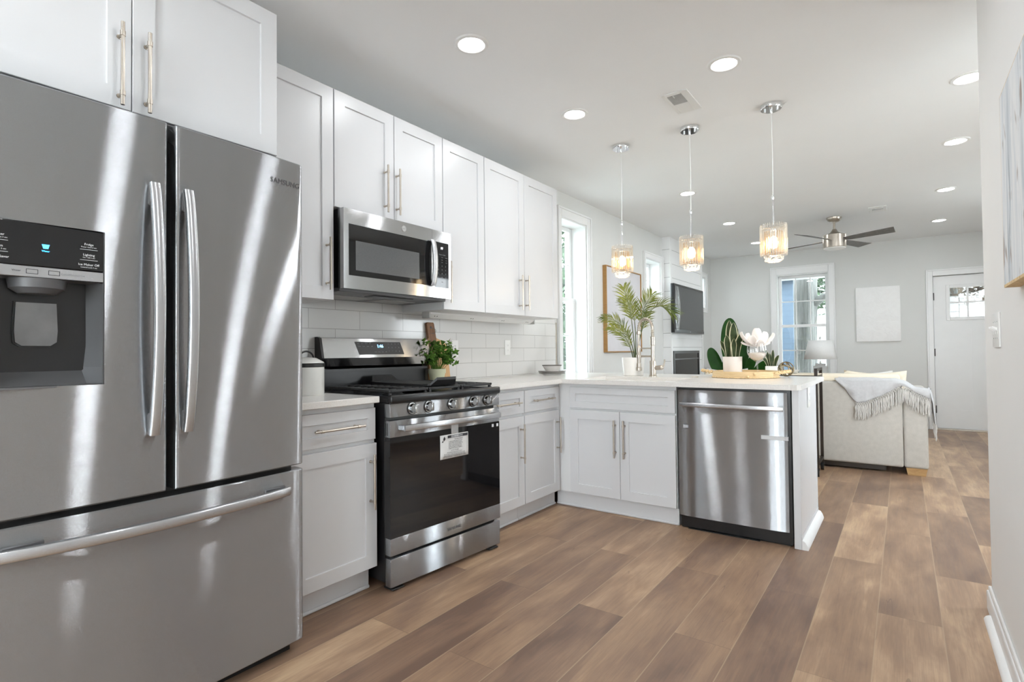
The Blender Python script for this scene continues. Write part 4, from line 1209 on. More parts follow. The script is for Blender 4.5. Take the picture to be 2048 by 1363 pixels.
# ================================================================ DISHWASHER
dwt = thing('dishwasher', 'stainless dishwasher in the peninsula with a bar handle', 'dishwasher', (1.432, PY, 0), -PI/2)
DW = 0.618
B().box(-0.56, 0.0, 0.004, DW+0.014, 0.01, ZT-0.034, 0.002).obj('tub', 'black', dwt)
b = B()
def dwf(u, v):
    y = 0.002+(DW-0.004)*u; z = 0.082+(0.855-0.082)*v
    t = 2*u-1
    x = 0.027 - 0.010*abs(t)**6
    return (x, y, z)
ys = [0, .012, .03, .06, .1, .15, .22, .3, .4, .5, .6, .7, .78, .85, .9, .94, .97, .988, 1]
V = [[b.bm.verts.new(dwf(u, v)) for v in (0, 0.5, 1)] for u in ys]
for i in range(len(ys)-1):
    for j in range(2): b.bm.faces.new((V[i][j], V[i+1][j], V[i+1][j+1], V[i][j+1]))
K = [b.bm.verts.new((0.002, y, z)) for y, z in ((0.002, 0.082), (DW-0.002, 0.082), (DW-0.002, 0.855), (0.002, 0.855))]
b.bm.faces.new([V[i][0] for i in range(len(ys)-1, -1, -1)]+[K[0], K[1]]); b.bm.faces.new([V[i][2] for i in range(len(ys))]+[K[2], K[3]])
b.bm.faces.new([V[0][j] for j in range(3)]+[K[3], K[0]]); b.bm.faces.new([V[-1][j] for j in (2, 1, 0)]+[K[1], K[2]]); b.bm.faces.new(K)
dd = b.obj('door', 'steel', dwt, smooth=35)
b = B()
pts = [(0.040+0.012*math.sin(PI*i/20)**0.5, 0.020+(DW-0.04)*i/20, 0.766) for i in range(21)]
bow_handle(dd, pts, (0, 0, 1), 0.026, 0.016)
for ya in (0.022, DW-0.040): B().box(0.015, 0.042, ya, ya+0.018, 0.756, 0.776).obj('handle_mount', 'steel2', dd)
B().box(0.0262, 0.0278, 0.480, DW-0.012, 0.590, 0.612).box(0.010, 0.0278, DW-0.0135, DW+0.001, 0.590, 0.612).obj('tape', 'tape', dd, smooth=0, label='strip of clear packing tape at the door edge')
B().box(0.0262, 0.0275, 0.035, 0.066, 0.622, 0.640).obj('small_sticker', 'steel2', dd, smooth=0)
B().box(-0.03, -0.018, 0.004, DW+0.002, 0.0, 0.080).obj('kick_plate', 'black', dwt, smooth=0)
B().box(-0.03, 0.010, 0.05, 0.46, 0.001, 0.0035).obj('rubber_flap', 'black_matte', dwt, smooth=0)

# ================================================================ LAMPS
def downlight(x, y, label):
    e = thing('recessed_downlight', label, 'ceiling light', (x, y, CEIL), 0, 'recessed ceiling downlights')
    B().lathe([(0.060, -0.004), (0.066, -0.008), (0.080, -0.006), (0.085, 0.0)], (0, 0, 0), 40, False, False).obj('trim_ring', 'plastic_white', e)
    B().lathe([(0.0, -0.0085), (0.035, -0.0080), (0.0605, -0.0045)], (0, 0, 0), 40, False, False).obj('lens', 'lens', e)
    l = bpy.data.lights.new('downlight_lamp', 'AREA')
    l.shape = 'DISK'; l.size = 0.13; l.energy = LAMP_W; l.color = (0.94, 0.975, 1.0)
    o = bpy.data.objects.new('downlight_lamp', l); C.objects.link(o); o.parent = e; o.location = (0, 0, -0.012)
for x, y, lb in ((0.907, 1.995, 'round recessed downlight nearest the wall cabinets, closest to the camera'),
                 (1.846, 2.925, 'round recessed downlight beside the square air vent'),
                 (0.926, 2.978, 'round recessed downlight ahead of the pendant nearest the wall'),
                 (2.899, 3.90, 'round recessed downlight next to the end of the near wall'),
                 (2.913, 5.051, 'second round recessed downlight along the right row'),
                 (2.933, 6.538, 'third round recessed downlight along the right row'),
                 (2.947, 8.089, 'round recessed downlight in front of the front door'),
                 (0.936, 5.15, 'round recessed downlight behind the middle pendant cord'),
                 (0.931, 6.688, 'round recessed downlight between the middle and last pendant'),
                 (0.926, 8.161, 'farthest left recessed downlight, near the chimney and far wall'),
                 (1.85, 0.97, 'round recessed downlight over the kitchen walkway beside the camera'),
                 (1.85, 1.95, 'round recessed downlight over the kitchen walkway beside the painting'),
                 (0.91, 0.02, 'unseen recessed downlight added to light the refrigerator aisle'),  # extra lamp out of view, added to brighten the kitchen
                 (1.40, -1.0, 'unseen recessed downlight added for light by the rear window')):  # another added lamp, behind the camera, for overall kitchen light
    downlight(x, y, lb)

def pendant(x, y, label):
    e = thing('pendant_light', label, 'pendant light', (x, y, CEIL), 0, 'crystal pendants over the peninsula')
    c = B().lathe([(0.062, 0.0), (0.062, -0.018), (0.058, -0.024), (0.0, -0.024)], (0, 0, 0), 36, True, False)
    c.obj('canopy', 'chrome', e)
    b = B()
    for dx in (-0.035, 0.035): b.lathe([(0.006, -0.024), (0.006, -0.036), (0.004, -0.038)], (dx, 0, 0), 12)
    b.lathe([(0.008, -0.024), (0.007, -0.045), (0.003, -0.05)], (0, 0, 0), 12)
    b.obj('canopy_screws', 'chrome', e)
    B().tube([(0, 0, -0.045), (0.003, 0, -0.3), (0.001, 0, -0.565)], 0.0026, 6).obj('cord', 'plastic_white', e)
    B().cyl((0, 0, -0.555), (0, 0, -0.735), 0.005, seg=10).lathe([(0.007, -0.553), (0.009, -0.565), (0.006, -0.58)], (0, 0, 0), 12).obj('rod', 'chrome', e)
    zt, zb_ = -0.742, -0.925
    rings = B()
    for r, z in ((0.068, zt-0.020), (0.068, zb_+0.012), (0.045, zb_+0.004)):
        rings.tube([(r*math.cos(k*PI/18), r*math.sin(k*PI/18), z) for k in range(36)], 0.0018, 6, closed=True)
    for k in range(3):
        a = k*2*PI/3
        rings.cyl((0, 0, zt-0.020), (0.068*math.cos(a), 0.068*math.sin(a), zt-0.020), 0.0018, seg=6)
        rings.cyl((0.068*math.cos(a+.6), 0.068*math.sin(a+.6), zt-0.02), (0.068*math.cos(a+.6), 0.068*math.sin(a+.6), zb_+0.012), 0.0014, seg=6)
    rings.obj('wire_frame', 'chrome', e)
    for k in range(20):
        a = 2*PI*k/20
        B().cyl((0.050*math.cos(a), 0.050*math.sin(a), zb_+0.014), (0.050*math.cos(a), 0.050*math.sin(a), zt-0.036), 0.0020, seg=6).obj('amber_stripe_wire', 'amber_stripe', e)  # added wires stand in for the warm amber stripes in the shade
    for k in range(34):
        a = 2*PI*k/34
        p = (0.0725*math.cos(a), 0.0725*math.sin(a))
        q = B().cyl((p[0], p[1], zb_+(0.010 if k % 2 else 0.0)), (p[0], p[1], zt), 0.0056, seg=6)
        q.lathe([(0.0, zt+0.012), (0.003, zt+0.008), (0.0035, zt+0.003), (0.0, zt)], (p[0], p[1], 0), 6, False, False)
        q.obj('crystal_rod', 'crystal', e)
    for k in range(24):
        a = 2*PI*(k+.3)/24
        r = 0.048 if k % 2 else 0.030
        B().sphere((r*math.cos(a), r*math.sin(a), zb_-0.004-(0.006 if k % 4 == 1 else 0.022 if k % 4 == 3 else 0.028)), 0.0092, 10, 7).obj('crystal_bead', 'bead', e)
    B().cyl((0, 0, zt-0.02), (0, 0, zt-0.065), 0.016, seg=16).obj('bulb_socket', 'chrome', e)
    B().lathe([(0.010, zt-0.065), (0.020, zt-0.078), (0.027, zt-0.103), (0.022, zt-0.130), (0.0, zt-0.142)], (0, 0, 0), 16, True, False).obj('bulb', 'bulb', e)
    l = bpy.data.lights.new('pendant_lamp', 'POINT'); l.energy = PEND_W; l.color = (1.0, 0.80, 0.56); l.shadow_soft_size = 0.03
    o = bpy.data.objects.new('pendant_lamp', l); C.objects.link(o); o.parent = e; o.location = (0, 0, zb_-0.06)
pendant(0.928, 3.66, 'crystal pendant over the peninsula, the one nearest the kitchen window')
pendant(1.437, 3.64, 'middle crystal pendant of the three over the peninsula')
pendant(1.947, 3.61, 'crystal pendant over the open end of the peninsula')

# ceiling fan
f = thing('ceiling_fan', 'brushed nickel ceiling fan with four grey blades', 'ceiling fan', (1.963, 7.16, CEIL))
B().lathe([(0.078, 0.0), (0.078, -0.012), (0.068, -0.035), (0.045, -0.052), (0.018, -0.055)], (0, 0, 0), 36).obj('canopy', 'nickel', f)
B().cyl((0, 0, -0.05), (0, 0, -0.165), 0.0125, seg=14).obj('downrod', 'nickel', f)
B().lathe([(0.02, -0.135), (0.028, -0.15), (0.042, -0.172), (0.06, -0.182), (0.085, -0.195), (0.112, -0.20), (0.118, -0.206), (0.118, -0.275), (0.118, -0.345), (0.114, -0.35)], (0, 0, 0), 40).obj('motor_housing', 'nickel', f)
B().lathe([(0.112, -0.35), (0.11, -0.358), (0.08, -0.366), (0.0, -0.37)], (0, 0, 0), 36, True, False).obj('light_kit', 'plastic_white', f)
for k, a in enumerate((335, 65, 155, 245)):
    T = Matrix.Rotation(math.radians(a), 4, 'Z') @ Matrix.Translation((0, 0, -0.262)) @ Matrix.Rotation(math.radians(-14), 4, 'X')
    pl = [(0.115, -0.030), (0.17, -0.045), (0.645, -0.066), (0.60, 0.064), (0.17, 0.045), (0.115, 0.030)]
    bo = B(T).prism(pl, 'z', -0.003, 0.003).obj('blade', 'fan_blade_dark', f, smooth=0)
    B(T).prism([(0.09, -0.014), (0.24, -0.03), (0.24, 0.03), (0.09, 0.014)], 'z', 0.0032, 0.008).obj('blade_bracket', 'nickel', bo, smooth=0)

# vents
def vent(x, y, sx, sy, gx, gy, gw, gh, label, hang=False):
    e = thing('ceiling_vent', label, 'air vent', (x, y, CEIL), 0)
    b = B().box(-sx/2, gx-gw/2, -sy/2, sy/2, -0.008, 0, 0.002).box(gx+gw/2, sx/2, -sy/2, sy/2, -0.008, 0, 0.002)
    b.box(gx-gw/2, gx+gw/2, -sy/2, gy-gh/2, -0.008, 0, 0.002).box(gx-gw/2, gx+gw/2, gy+gh/2, sy/2, -0.008, 0, 0.002)
    b.obj('faceplate', 'plastic_white', e)
    B().box(gx-gw/2, gx+gw/2, gy-gh/2, gy+gh/2, -0.002, -0.0005).obj('duct_opening', 'steel_dark', e, smooth=0)
    b = B(); n = 9
    for k in range(n):
        yy = gy-gh/2+gh*(k+.5)/n
        b.hexa([(gx-gw/2, yy-0.003, -0.002), (gx+gw/2, yy-0.003, -0.002), (gx+gw/2, yy-0.002, -0.002), (gx-gw/2, yy-0.002, -0.002),
                (gx-gw/2, yy+0.002, -0.008), (gx+gw/2, yy+0.002, -0.008), (gx+gw/2, yy+0.003, -0.008), (gx-gw/2, yy+0.003, -0.008)])
    b.obj('louvers', 'concrete', e, smooth=0)
    if hang: B().box(gx-gw/2+0.035, gx-gw/2+0.040, gy-gh/2, gy-gh/2+0.03, -0.012, -0.007, 0.001).obj('damper_lever', 'plastic_white', e)
vent(1.527, 3.22, 0.15, 0.30, -0.01, -0.055, 0.085, 0.13, 'rectangular white ceiling vent ahead of the pendants', True)
vent(2.381, 6.995, 0.16, 0.24, 0.0, 0.0, 0.10, 0.05, 'small white ceiling vent beyond the ceiling fan')

# ================================================================ OUTLETS, SWITCH, PAINTINGS
def outlet(name, label, cat, loc, rz, w, h, kind):
    e = thing(name, label, cat, loc, rz)
    B().box(0.0, 0.006, -w/2, w/2, -h/2, h/2, 0.002, 2).obj('cover_plate', 'plastic_white', e)
    b = B(); d = B()
    if kind == 'gfci' or kind == 'deco':
        b.box(0.006, 0.008, -0.017, 0.017, -0.034, 0.034, 0.001)
        for s in (-1, 1):
            for yy in (-0.006, 0.006): d.box(0.0078, 0.0083, yy-0.001, yy+0.001, s*0.020-0.005, s*0.020+0.004)
            d.cyl((0.0078, 0, s*0.020-0.009), (0.0083, 0, s*0.020-0.009), 0.002, seg=8)
        if kind == 'gfci': d.box(0.0078, 0.009, -0.009, 0.009, -0.004, 0.004)
    if kind == 'toggle':
        for yy in (-0.046, 0, 0.046):
            b.box(0.006, 0.007, yy-0.006, yy+0.006, -0.014, 0.014)
            b.hexa([(0.006, yy-0.004, -0.004), (0.006, yy+0.004, -0.004), (0.006, yy+0.004, 0.008), (0.006, yy-0.004, 0.008),
                    (0.020, yy-0.003, 0.008), (0.020, yy+0.003, 0.008), (0.020, yy+0.003, 0.014), (0.020, yy-0.003, 0.014)])
            for zz in (-0.03, 0.03): d.cyl((0.006, yy, zz), (0.0068, yy, zz), 0.0025, seg=8)
    b.obj('toggle_lever' if kind == 'toggle' else 'receptacle', 'plastic_white', e)
    d.obj('slots' if kind != 'toggle' else 'screws', 'dark_ink' if kind == 'gfci' else 'grey_ink', e)
outlet('wall_outlet', 'white safety outlet with dark buttons on the tile beside the cutting board', 'outlet', (0.0105, 2.85, 1.125), 0, 0.072, 0.118, 'gfci')
outlet('wall_outlet', 'plain white outlet on the tile above the open counter', 'outlet', (0.0105, 3.478, 1.132), 0, 0.072, 0.118, 'deco')
outlet('wall_outlet', 'white outlet on the end panel of the peninsula', 'outlet', (2.071+0.037, 3.68, 0.81), 0, 0.074, 0.118, 'deco')
outlet('light_switch', 'white toggle switch plate on the near wall below the painting', 'light switch', (2.86, 2.665, 1.163), PI, 0.165, 0.126, 'toggle')

e = thing('abstract_painting', 'abstract grey and white painting with a pale wood edge', 'painting', (2.86, 1.40, 1.277))
B().box(-0.036, -0.004, 0.002, 0.758, 0.008, 0.567).obj('canvas', 'abstract', e, smooth=0)
b = B().box(-0.036, -0.001, 0.0, 0.76, 0.0, 0.008).box(-0.036, -0.001, 0.758, 0.76, 0.008, 0.567).box(-0.036, -0.001, 0, 0.002, 0.008, 0.567).box(-0.036, -0.001, 0, 0.76, 0.567, 0.569)
b.obj('frame', 'rope', e, smooth=0)
o = B().box(2.037, 2.556, YF-0.035, YF-0.001, 1.19, 1.958, 0.004, 2).obj('canvas_art', 'canvas')
tag(o, 'plain white textured canvas hanging between the far window and door', 'wall art')
e = thing('framed_canvas', 'large white canvas in a light wood frame beside the kitchen window', 'wall art', (0, 5.215, 1.08))
B().box(0.012, 0.034, 0.012, 0.93, 0.012, 0.918).obj('canvas', 'soft_canvas', e, smooth=0)
B().box(0.001, 0.045, 0, 0.010, 0, 0.93, 0.001).box(0.001, 0.045, 0.932, 0.942, 0, 0.93, 0.001).box(0.001, 0.045, 0.010, 0.932, 0, 0.010, 0.001).box(0.001, 0.045, 0.010, 0.932, 0.92, 0.93, 0.001).obj('frame', 'frame_wood', e)

# television and fireplace
e = thing('television', 'flat black television mounted on the shiplap chimney', 'television', (0.113, 6.93, 1.325))
B().box(0.0, 0.04, 0.45, 0.85, 0.15, 0.48).obj('wall_mount', 'black_gloss', e, smooth=0)
B().box(0.012, 0.062, 0.0, 1.27, 0.0, 0.645, 0.006, 2).obj('housing', 'black_gloss', e)
B().box(0.060, 0.0635, 0.03, 1.24, 0.045, 0.615).obj('screen', 'screen', e, smooth=0)
B().box(0.062, 0.064, 0.0, 1.27, 0.0, 0.04, 0.001).obj('lower_bezel', 'black_gloss', e)
B().cyl((0.0635, 0.635, 0.02), (0.0655, 0.635, 0.02), 0.011, seg=16).obj('round_badge', 'grey_ink', e)
B().grid(lambda u, v: (0.0645+0.010*abs(math.sin(9*v+6*u))*math.sin(PI*u), 0.035+0.20*u*(0.6+0.4*math.sin(PI*v)), 0.03+0.58*v), 10, 24).obj('protective_film', 'clear_film', e, normals=False, label='crinkled clear film peeling along one side of the screen')
e = thing('fireplace_insert', 'black glass fireplace insert low in the shiplap chimney', 'fireplace', (0.1005, 7.04, 0.45))
b = B(); frame_box(b, 0.0, 0.022, 0, 1.10, 0, 0.635, 0.04, 1.06, 0.05, 0.60)
b.obj('surround', 'black_gloss', e, smooth=0)
B().box(0.002, 0.014, 0.04, 1.06, 0.05, 0.60).obj('glass_front', 'black_glass', e, smooth=0)
B().box(0.0141, 0.018, 0.04, 1.06, 0.515, 0.53).obj('vent_bar', 'steel_dark', e, smooth=0)

# ================================================================ SMALL KITCHEN OBJECTS
e = thing('canister', 'white enamel canister with black rim beside the range', 'canister', (0.235, 1.535, ZT))
B().lathe([(0.080, 0.0), (0.083, 0.004), (0.083, 0.137)], (0, 0, 0), 36, True, True).obj('jar', 'enamel', e)
B().lathe([(0.0838, 0.134), (0.0865, 0.137), (0.0865, 0.150), (0.083, 0.153)], (0, 0, 0), 36).obj('rim', 'black_gloss', e)
B().lathe([(0.083, 0.1535), (0.080, 0.158), (0.045, 0.178), (0.0, 0.182)], (0, 0, 0), 36, True, False).obj('lid', 'enamel', e)
B().tube([(0, 0.040*math.cos(a*PI/12), 0.174+0.036*math.sin(a*PI/12)) for a in range(13)], 0.0045, 8).obj('lid_handle', 'black_gloss', e)

# cutting board leaning on the tile
T = Matrix.Translation((0.052, 2.655, ZT)) @ Matrix.Rotation(math.radians(-4.6), 4, 'Y')
e = thing('cutting_board', 'wooden cutting board with a handle leaning on the tile', 'cutting board', (0, 0, 0))
out = [(-0.095, 0.0), (0.095, 0.0), (0.100, 0.02), (0.088, 0.20), (0.080, 0.25), (0.045, 0.275), (-0.015, 0.295), (-0.028, 0.39), (-0.034, 0.398), (-0.086, 0.398), (-0.094, 0.39), (-0.085, 0.295), (-0.088, 0.275), (-0.091, 0.25), (-0.095, 0.20)]
B(T).prism(out, 'x', -0.009, 0.009).obj('board', 'board_light', e, smooth=20)
B(T).prism([(-0.0852, 0.29), (-0.0148, 0.29), (-0.0275, 0.39), (-0.034, 0.3985), (-0.086, 0.3985), (-0.0945, 0.39)], 'x', -0.0095, 0.0095).prism([(-0.085, 0.0), (-0.02, 0.0), (-0.0148, 0.29), (-0.085, 0.29)], 'x', -0.0092, 0.0092).obj('dark_grain', 'board_dark', e, smooth=20, label='dark walnut band running up into the handle')
B(T).cyl((0.0093, -0.060, 0.365), (0.0102, -0.060, 0.365), 0.008, seg=14).obj('hanging_hole', 'black_gloss', e)
B(T).tube([(0.012+0.006*math.sin(a), -0.048+0.026*math.sin(a*1.0), 0.360-0.018+0.018*math.cos(a)) for a in [k*2*PI/14 for k in range(14)]], 0.0012, 5, closed=True).obj('hanging_loop', 'steel_dark', e)

# herb in a pale green pot
e = thing('potted_herb', 'leafy green herb in a small pale green pot', 'potted plant', (0.138, 2.540, ZT))
B().lathe([(0.040, 0), (0.0525, 0.062), (0.0525, 0.064), (0.057, 0.064), (0.058, 0.092), (0.054, 0.092), (0.053, 0.080), (0.0, 0.080)], (0, 0, 0), 28, True, False).obj('pot', 'pot_green', e)
B().lathe([(0.0, 0.083), (0.052, 0.081)], (0, 0, 0), 20, False, False).obj('soil', 'soil', e)
rr = random.Random(11)
st = B(); lf = B()
for i in range(58):
    a = rr.uniform(0, 2*PI); r0 = rr.uniform(0, 0.035); sp = rr.uniform(0.01, 0.105); h = rr.uniform(0.05, 0.185)
    if sp > 0.08: h *= 0.75
    p0 = Vector((r0*math.cos(a), r0*math.sin(a), 0.08)); p1 = Vector(((r0+sp)*math.cos(a), (r0+sp)*math.sin(a), 0.082+h))
    if p1.x < -0.06: p1.x = -0.06+rr.uniform(0, 0.02)
    mid = p0.lerp(p1, 0.55)+Vector((0, 0, 0.02))
    st.tube([p0, mid, p1], 0.0013, 5)
    for k in range(rr.randint(5, 8)):
        c = p1 + Vector((rr.uniform(-1, 1), rr.uniform(-1, 1), rr.uniform(-0.8, 0.7)))*0.024
        c.x = max(c.x, -0.068)
        n = Vector((rr.uniform(-.6, 1), rr.uniform(-.9, .3), rr.uniform(0.1, 1))).normalized()
        u = n.orthogonal().normalized(); w = n.cross(u); s = rr.uniform(0.013, 0.021); rot = rr.uniform(0, 6)
        pts = []
        for q in range(9):
            t = q/9*2*PI
            rad = s*(0.72+0.28*math.cos(3*t))
            pts.append(c+(u*math.cos(t+rot)+w*math.sin(t+rot))*rad + n*0.003*math.cos(2*t))
        lf.face(pts)
st.obj('stems', 'herb', e); lf.obj('leaves', 'herb', e, normals=False, smooth=0)

# plates and bowl
def plate(z, label, r=0.110):
    e = thing('plate', label, 'plate', (0.205, 3.84, z), 0, 'stacked stoneware on the counter')
    B().lathe([(0.0, 0.0), (r*0.66, 0.0), (r*0.70, 0.006), (r*0.96, 0.016), (r*0.985, 0.019), (r*0.9, 0.0185), (r*0.68, 0.010), (0.0, 0.008)], (0, 0, 0), 44, False, False).obj('dish', 'dish', e, smooth=50)
    B().lathe([(r*0.965, 0.0150), (r, 0.0182), (r, 0.0205), (r*0.985, 0.0205)], (0, 0, 0), 44, False, False).obj('rim', 'dish_rim', e)
plate(ZT, 'grey stoneware plate lying flat on the counter by the window')
plate(ZT+0.0125, 'grey stoneware plate directly under the bowl', 0.114)
e = thing('bowl', 'grey stoneware bowl with dark rim on top of the plates', 'bowl', (0.205, 3.84, ZT+0.0225))
B().lathe([(0.0, 0.0), (0.043, 0.0), (0.050, 0.008), (0.079, 0.054), (0.081, 0.0575), (0.076, 0.055), (0.045, 0.012), (0.0, 0.010)], (0, 0, 0), 44, False, False).obj('vessel', 'dish', e, smooth=50)
B().lathe([(0.0795, 0.0535), (0.0825, 0.0575), (0.0825, 0.0605), (0.080, 0.0600)], (0, 0, 0), 44, False, False).obj('rim', 'dish_rim', e)

# ---- leaf helpers
def blade_leaf(b, path, wfun, side, n=14, fold=0.25, eb=None, ew=0.18):
    """flat leaf swept along path; side = width direction; optional edge strip builder eb"""
    path = [Vector(p) for p in path]
    def at(t):
        f = t*(len(path)-1); i = min(int(f), len(path)-2); u = f-i
        p0 = path[max(i-1, 0)]; p1 = path[i]; p2 = path[i+1]; p3 = path[min(i+2, len(path)-1)]
        return 0.5*((2*p1)+(p2-p0)*u+(2*p0-5*p1+4*p2-p3)*u*u+(3*p1-p0-3*p2+p3)*u**3)
    side = Vector(side).normalized()
    rows = []
    for k in range(n+1):
        t = k/n
        p = at(t); d = (at(min(t+.02, 1))-at(max(t-.02, 0))).normalized()
        s = (side-d*side.dot(d)).normalized(); nn_ = d.cross(s)
        w = wfun(t)
        rows.append([p-s*w+nn_*w*fold, p-s*w*(1-ew)+nn_*w*fold*(1-ew), p, p+s*w*(1-ew)+nn_*w*fold*(1-ew), p+s*w+nn_*w*fold])
    def strip(bb, a, c):
        V = [[bb.bm.verts.new(r[i]) for i in range(a, c+1)] for r in rows]
        for r0, r1 in zip(V, V[1:]):
            for i in range(c-a): bb.bm.faces.new((r0[i], r0[i+1], r1[i+1], r1[i]))
    if eb is None: strip(b, 0, 4)
    else: strip(b, 1, 3); strip(eb, 0, 1); strip(eb, 3, 4)

# palm
e = thing('potted_palm', 'feathery green palm in a white pot behind the sink', 'potted plant', (0.848, 4.02, ZT))
B().lathe([(0.072, 0), (0.076, 0.004), (0.088, 0.126), (0.088, 0.142), (0.082, 0.142), (0.080, 0.125), (0.0, 0.125)], (0, 0, 0), 36, True, False).obj('pot', 'ceramic', e)
B().lathe([(0.0, 0.140), (0.05, 0.136), (0.080, 0.128)], (0, 0, 0), 24, False, False).obj('potting_fibre', 'soil', e)
def spl(path, t):
    path = [Vector(p) for p in path]
    f = t*(len(path)-1); i = min(int(f), len(path)-2); u = f-i
    p0 = path[max(i-1, 0)]; p1 = path[i]; p2 = path[i+1]; p3 = path[min(i+2, len(path)-1)]
    return 0.5*((2*p1)+(p2-p0)*u+(2*p0-5*p1+4*p2-p3)*u*u+(3*p1-p0-3*p2+p3)*u**3)
rr = random.Random(4)
def frond(path, t0, L, n, side):
    b = B()
    pts = [spl(path, k/16) for k in range(17)]
    b.tube(pts, [0.0048-0.0036*k/16 for k in range(17)], 6)
    so = b.obj('frond', 'palm_stem', e)
    lv = B()
    sv = Vector(side).normalized()
    n = int(n*1.45)
    for k in range(n):
        t = t0+(1-t0)*(k+.5)/n
        p = spl(path, t); d = (spl(path, min(t+.03, 1))-spl(path, max(t-.03, 0))).normalized()
        s = (sv-d*sv.dot(d)).normalized(); nv = d.cross(s)
        f = (k+.5)/n
        ll = L*(0.55+0.9*f*(1-f)*2)*rr.uniform(0.85, 1.1)*(1.0 if f < .85 else 0.8)
        for sg in (-1, 1):
            ang = math.radians(52-22*f+rr.uniform(-6, 6))
            dr = (d*math.cos(ang)+s*sg*math.sin(ang)+nv*rr.uniform(-.12, .22)).normalized()
            q0, q1, q2_ = p, p+dr*ll*0.5+Vector((0, 0, 0.004)), p+dr*ll+Vector((0, 0, -0.10*ll))
            wv = dr.cross(nv).normalized()
            w = 0.0042
            lv.face([q0-wv*w*0.4, q0+wv*w*0.4, q1+wv*w, q1-wv*w]); lv.face([q1-wv*w, q1+wv*w, q2_+wv*0.0006, q2_-wv*0.0006])
    lv.obj('leaflets', 'palm', so, normals=False, smooth=0)
z0 = 0.13
frond([(0.02, 0, z0), (0.006, -0.01, 0.33), (-0.015, -0.02, 0.52), (-0.062, -0.03, 0.70)], 0.52, 0.135, 17, (0.8, 0.6, 0.15))
frond([(0.024, 0.01, z0), (0.045, 0.01, 0.32), (0.075, 0.02, 0.50), (0.150, 0.03, 0.635)], 0.50, 0.130, 16, (0.75, 0.6, -0.2))
frond([(0.028, 0.0, z0), (0.060, 0.01, 0.34), (0.115, 0.05, 0.49), (0.19, 0.09, 0.545), (0.288, 0.12, 0.485)], 0.44, 0.140, 19, (0.15, 0.8, 0.65))
frond([(0.012, 0.0, z0), (-0.012, 0.0, 0.25), (-0.070, 0.0, 0.37), (-0.15, -0.01, 0.44), (-0.245, -0.02, 0.470)], 0.32, 0.125, 18, (0.2, 0.75, 0.6))
frond([(0.006, -0.012, z0), (-0.010, -0.04, 0.23), (-0.06, -0.06, 0.33), (-0.145, -0.08, 0.385)], 0.30, 0.12, 15, (0.45, 0.7, 0.5))
frond([(0.014, 0.02, z0), (0.0, 0.05, 0.35), (-0.035, 0.08, 0.52), (-0.11, 0.11, 0.62)], 0.48, 0.125, 16, (0.8, 0.5, 0.2))
frond([(0.016, 0.015, z0), (0.035, 0.06, 0.30), (0.055, 0.10, 0.42), (0.06, 0.16, 0.50)], 0.50, 0.10, 12, (0.9, 0.3, 0.1))

# tray with rope handles
TX, TY = 1.668, 4.065
e = thing('tray', 'round woven tray with rope handles on the peninsula', 'tray', (TX, TY, ZT))
b = B().lathe([(0.0, 0.001), (0.205, 0.001), (0.217, 0.006), (0.219, 0.046), (0.211, 0.046), (0.208, 0.010), (0.0, 0.009)], (0, 0, 0), 56, False, False)
b.obj('basket', 'tray', e, smooth=40)
b = B().tube([(0.2195*math.cos(k*PI/28), 0.2195*math.sin(k*PI/28), 0.005) for k in range(56)], 0.0035, 6, closed=True)
b.obj('foot_cord', 'rope', e)
for sg in (-1, 1):
    b = B()
    for ph in (0, PI):
        pts = []
        for k in range(41):
            t = k/40; a = PI*t
            c = Vector((sg*(0.212+0.075*math.sin(a)), -0.055+0.11*t-0.03, 0.036+0.012*math.sin(a)))
            w = t*26+ph
            pts.append(c+Vector((0.006*math.cos(w), 0.004*math.cos(w), 0.006*math.sin(w))))
        b.tube(pts, 0.0065, 6)
    b.obj('rope_handle', 'rope', e)
b = B()
for a in (-62, -74):
    c, s = math.cos(math.radians(a)), math.sin(math.radians(a))
    b.sphere((0.222*c, 0.222*s, 0.030 if a == -62 else 0.014), 0.010, 8, 6)
b.obj('rope_knots', 'rope', e)

# snake plants
def snake(name_loc, leaves, label, pot_r, pot_h, s=1.0, round_pot=True, group='snake plants'):
    e = thing('snake_plant', label, 'potted plant', name_loc, 0, group)
    if round_pot:
        B().lathe([(pot_r*0.90, 0), (pot_r*0.96, 0.006), (pot_r, pot_h), (pot_r*0.94, pot_h), (pot_r*0.92, pot_h-0.012), (0, pot_h-0.012)], (0, 0, 0), 40, True, False).obj('pot', 'ceramic_pink', e)
    else:
        B().box(-pot_r, pot_r, -pot_r, pot_r, 0, pot_h, 0.004, 2).obj('pot', 'ceramic', e)
    B().lathe([(0, pot_h-0.008), (pot_r*0.9, pot_h-0.010)] if round_pot else [(0, pot_h+0.002), (pot_r*0.85, pot_h+0.001)], (0, 0, 0), 20, False, False).obj('soil', 'soil', e)
    for (x, y, tx, ty, h, w, sd) in leaves:
        g = B(); ed = B()
        path = [(x, y, pot_h-0.015), (x+(tx-x)*0.25, y+(ty-y)*0.25, pot_h+h*0.4), (x+(tx-x)*0.7, y+(ty-y)*0.7, pot_h+h*0.8), (tx, ty, pot_h+h)]
        blade_leaf(g, path, lambda t: w*1.12*(0.55+0.9*t if t < 0.5 else max(0.015, (1-((t-0.5)/0.5)**1.45))), sd, 16, 0.35, ed, 0.20)
        lo = g.obj('leaf', 'snake', e, normals=False, smooth=60)
        ed.obj('leaf_edge', 'snake_edge', lo, normals=False, smooth=60)
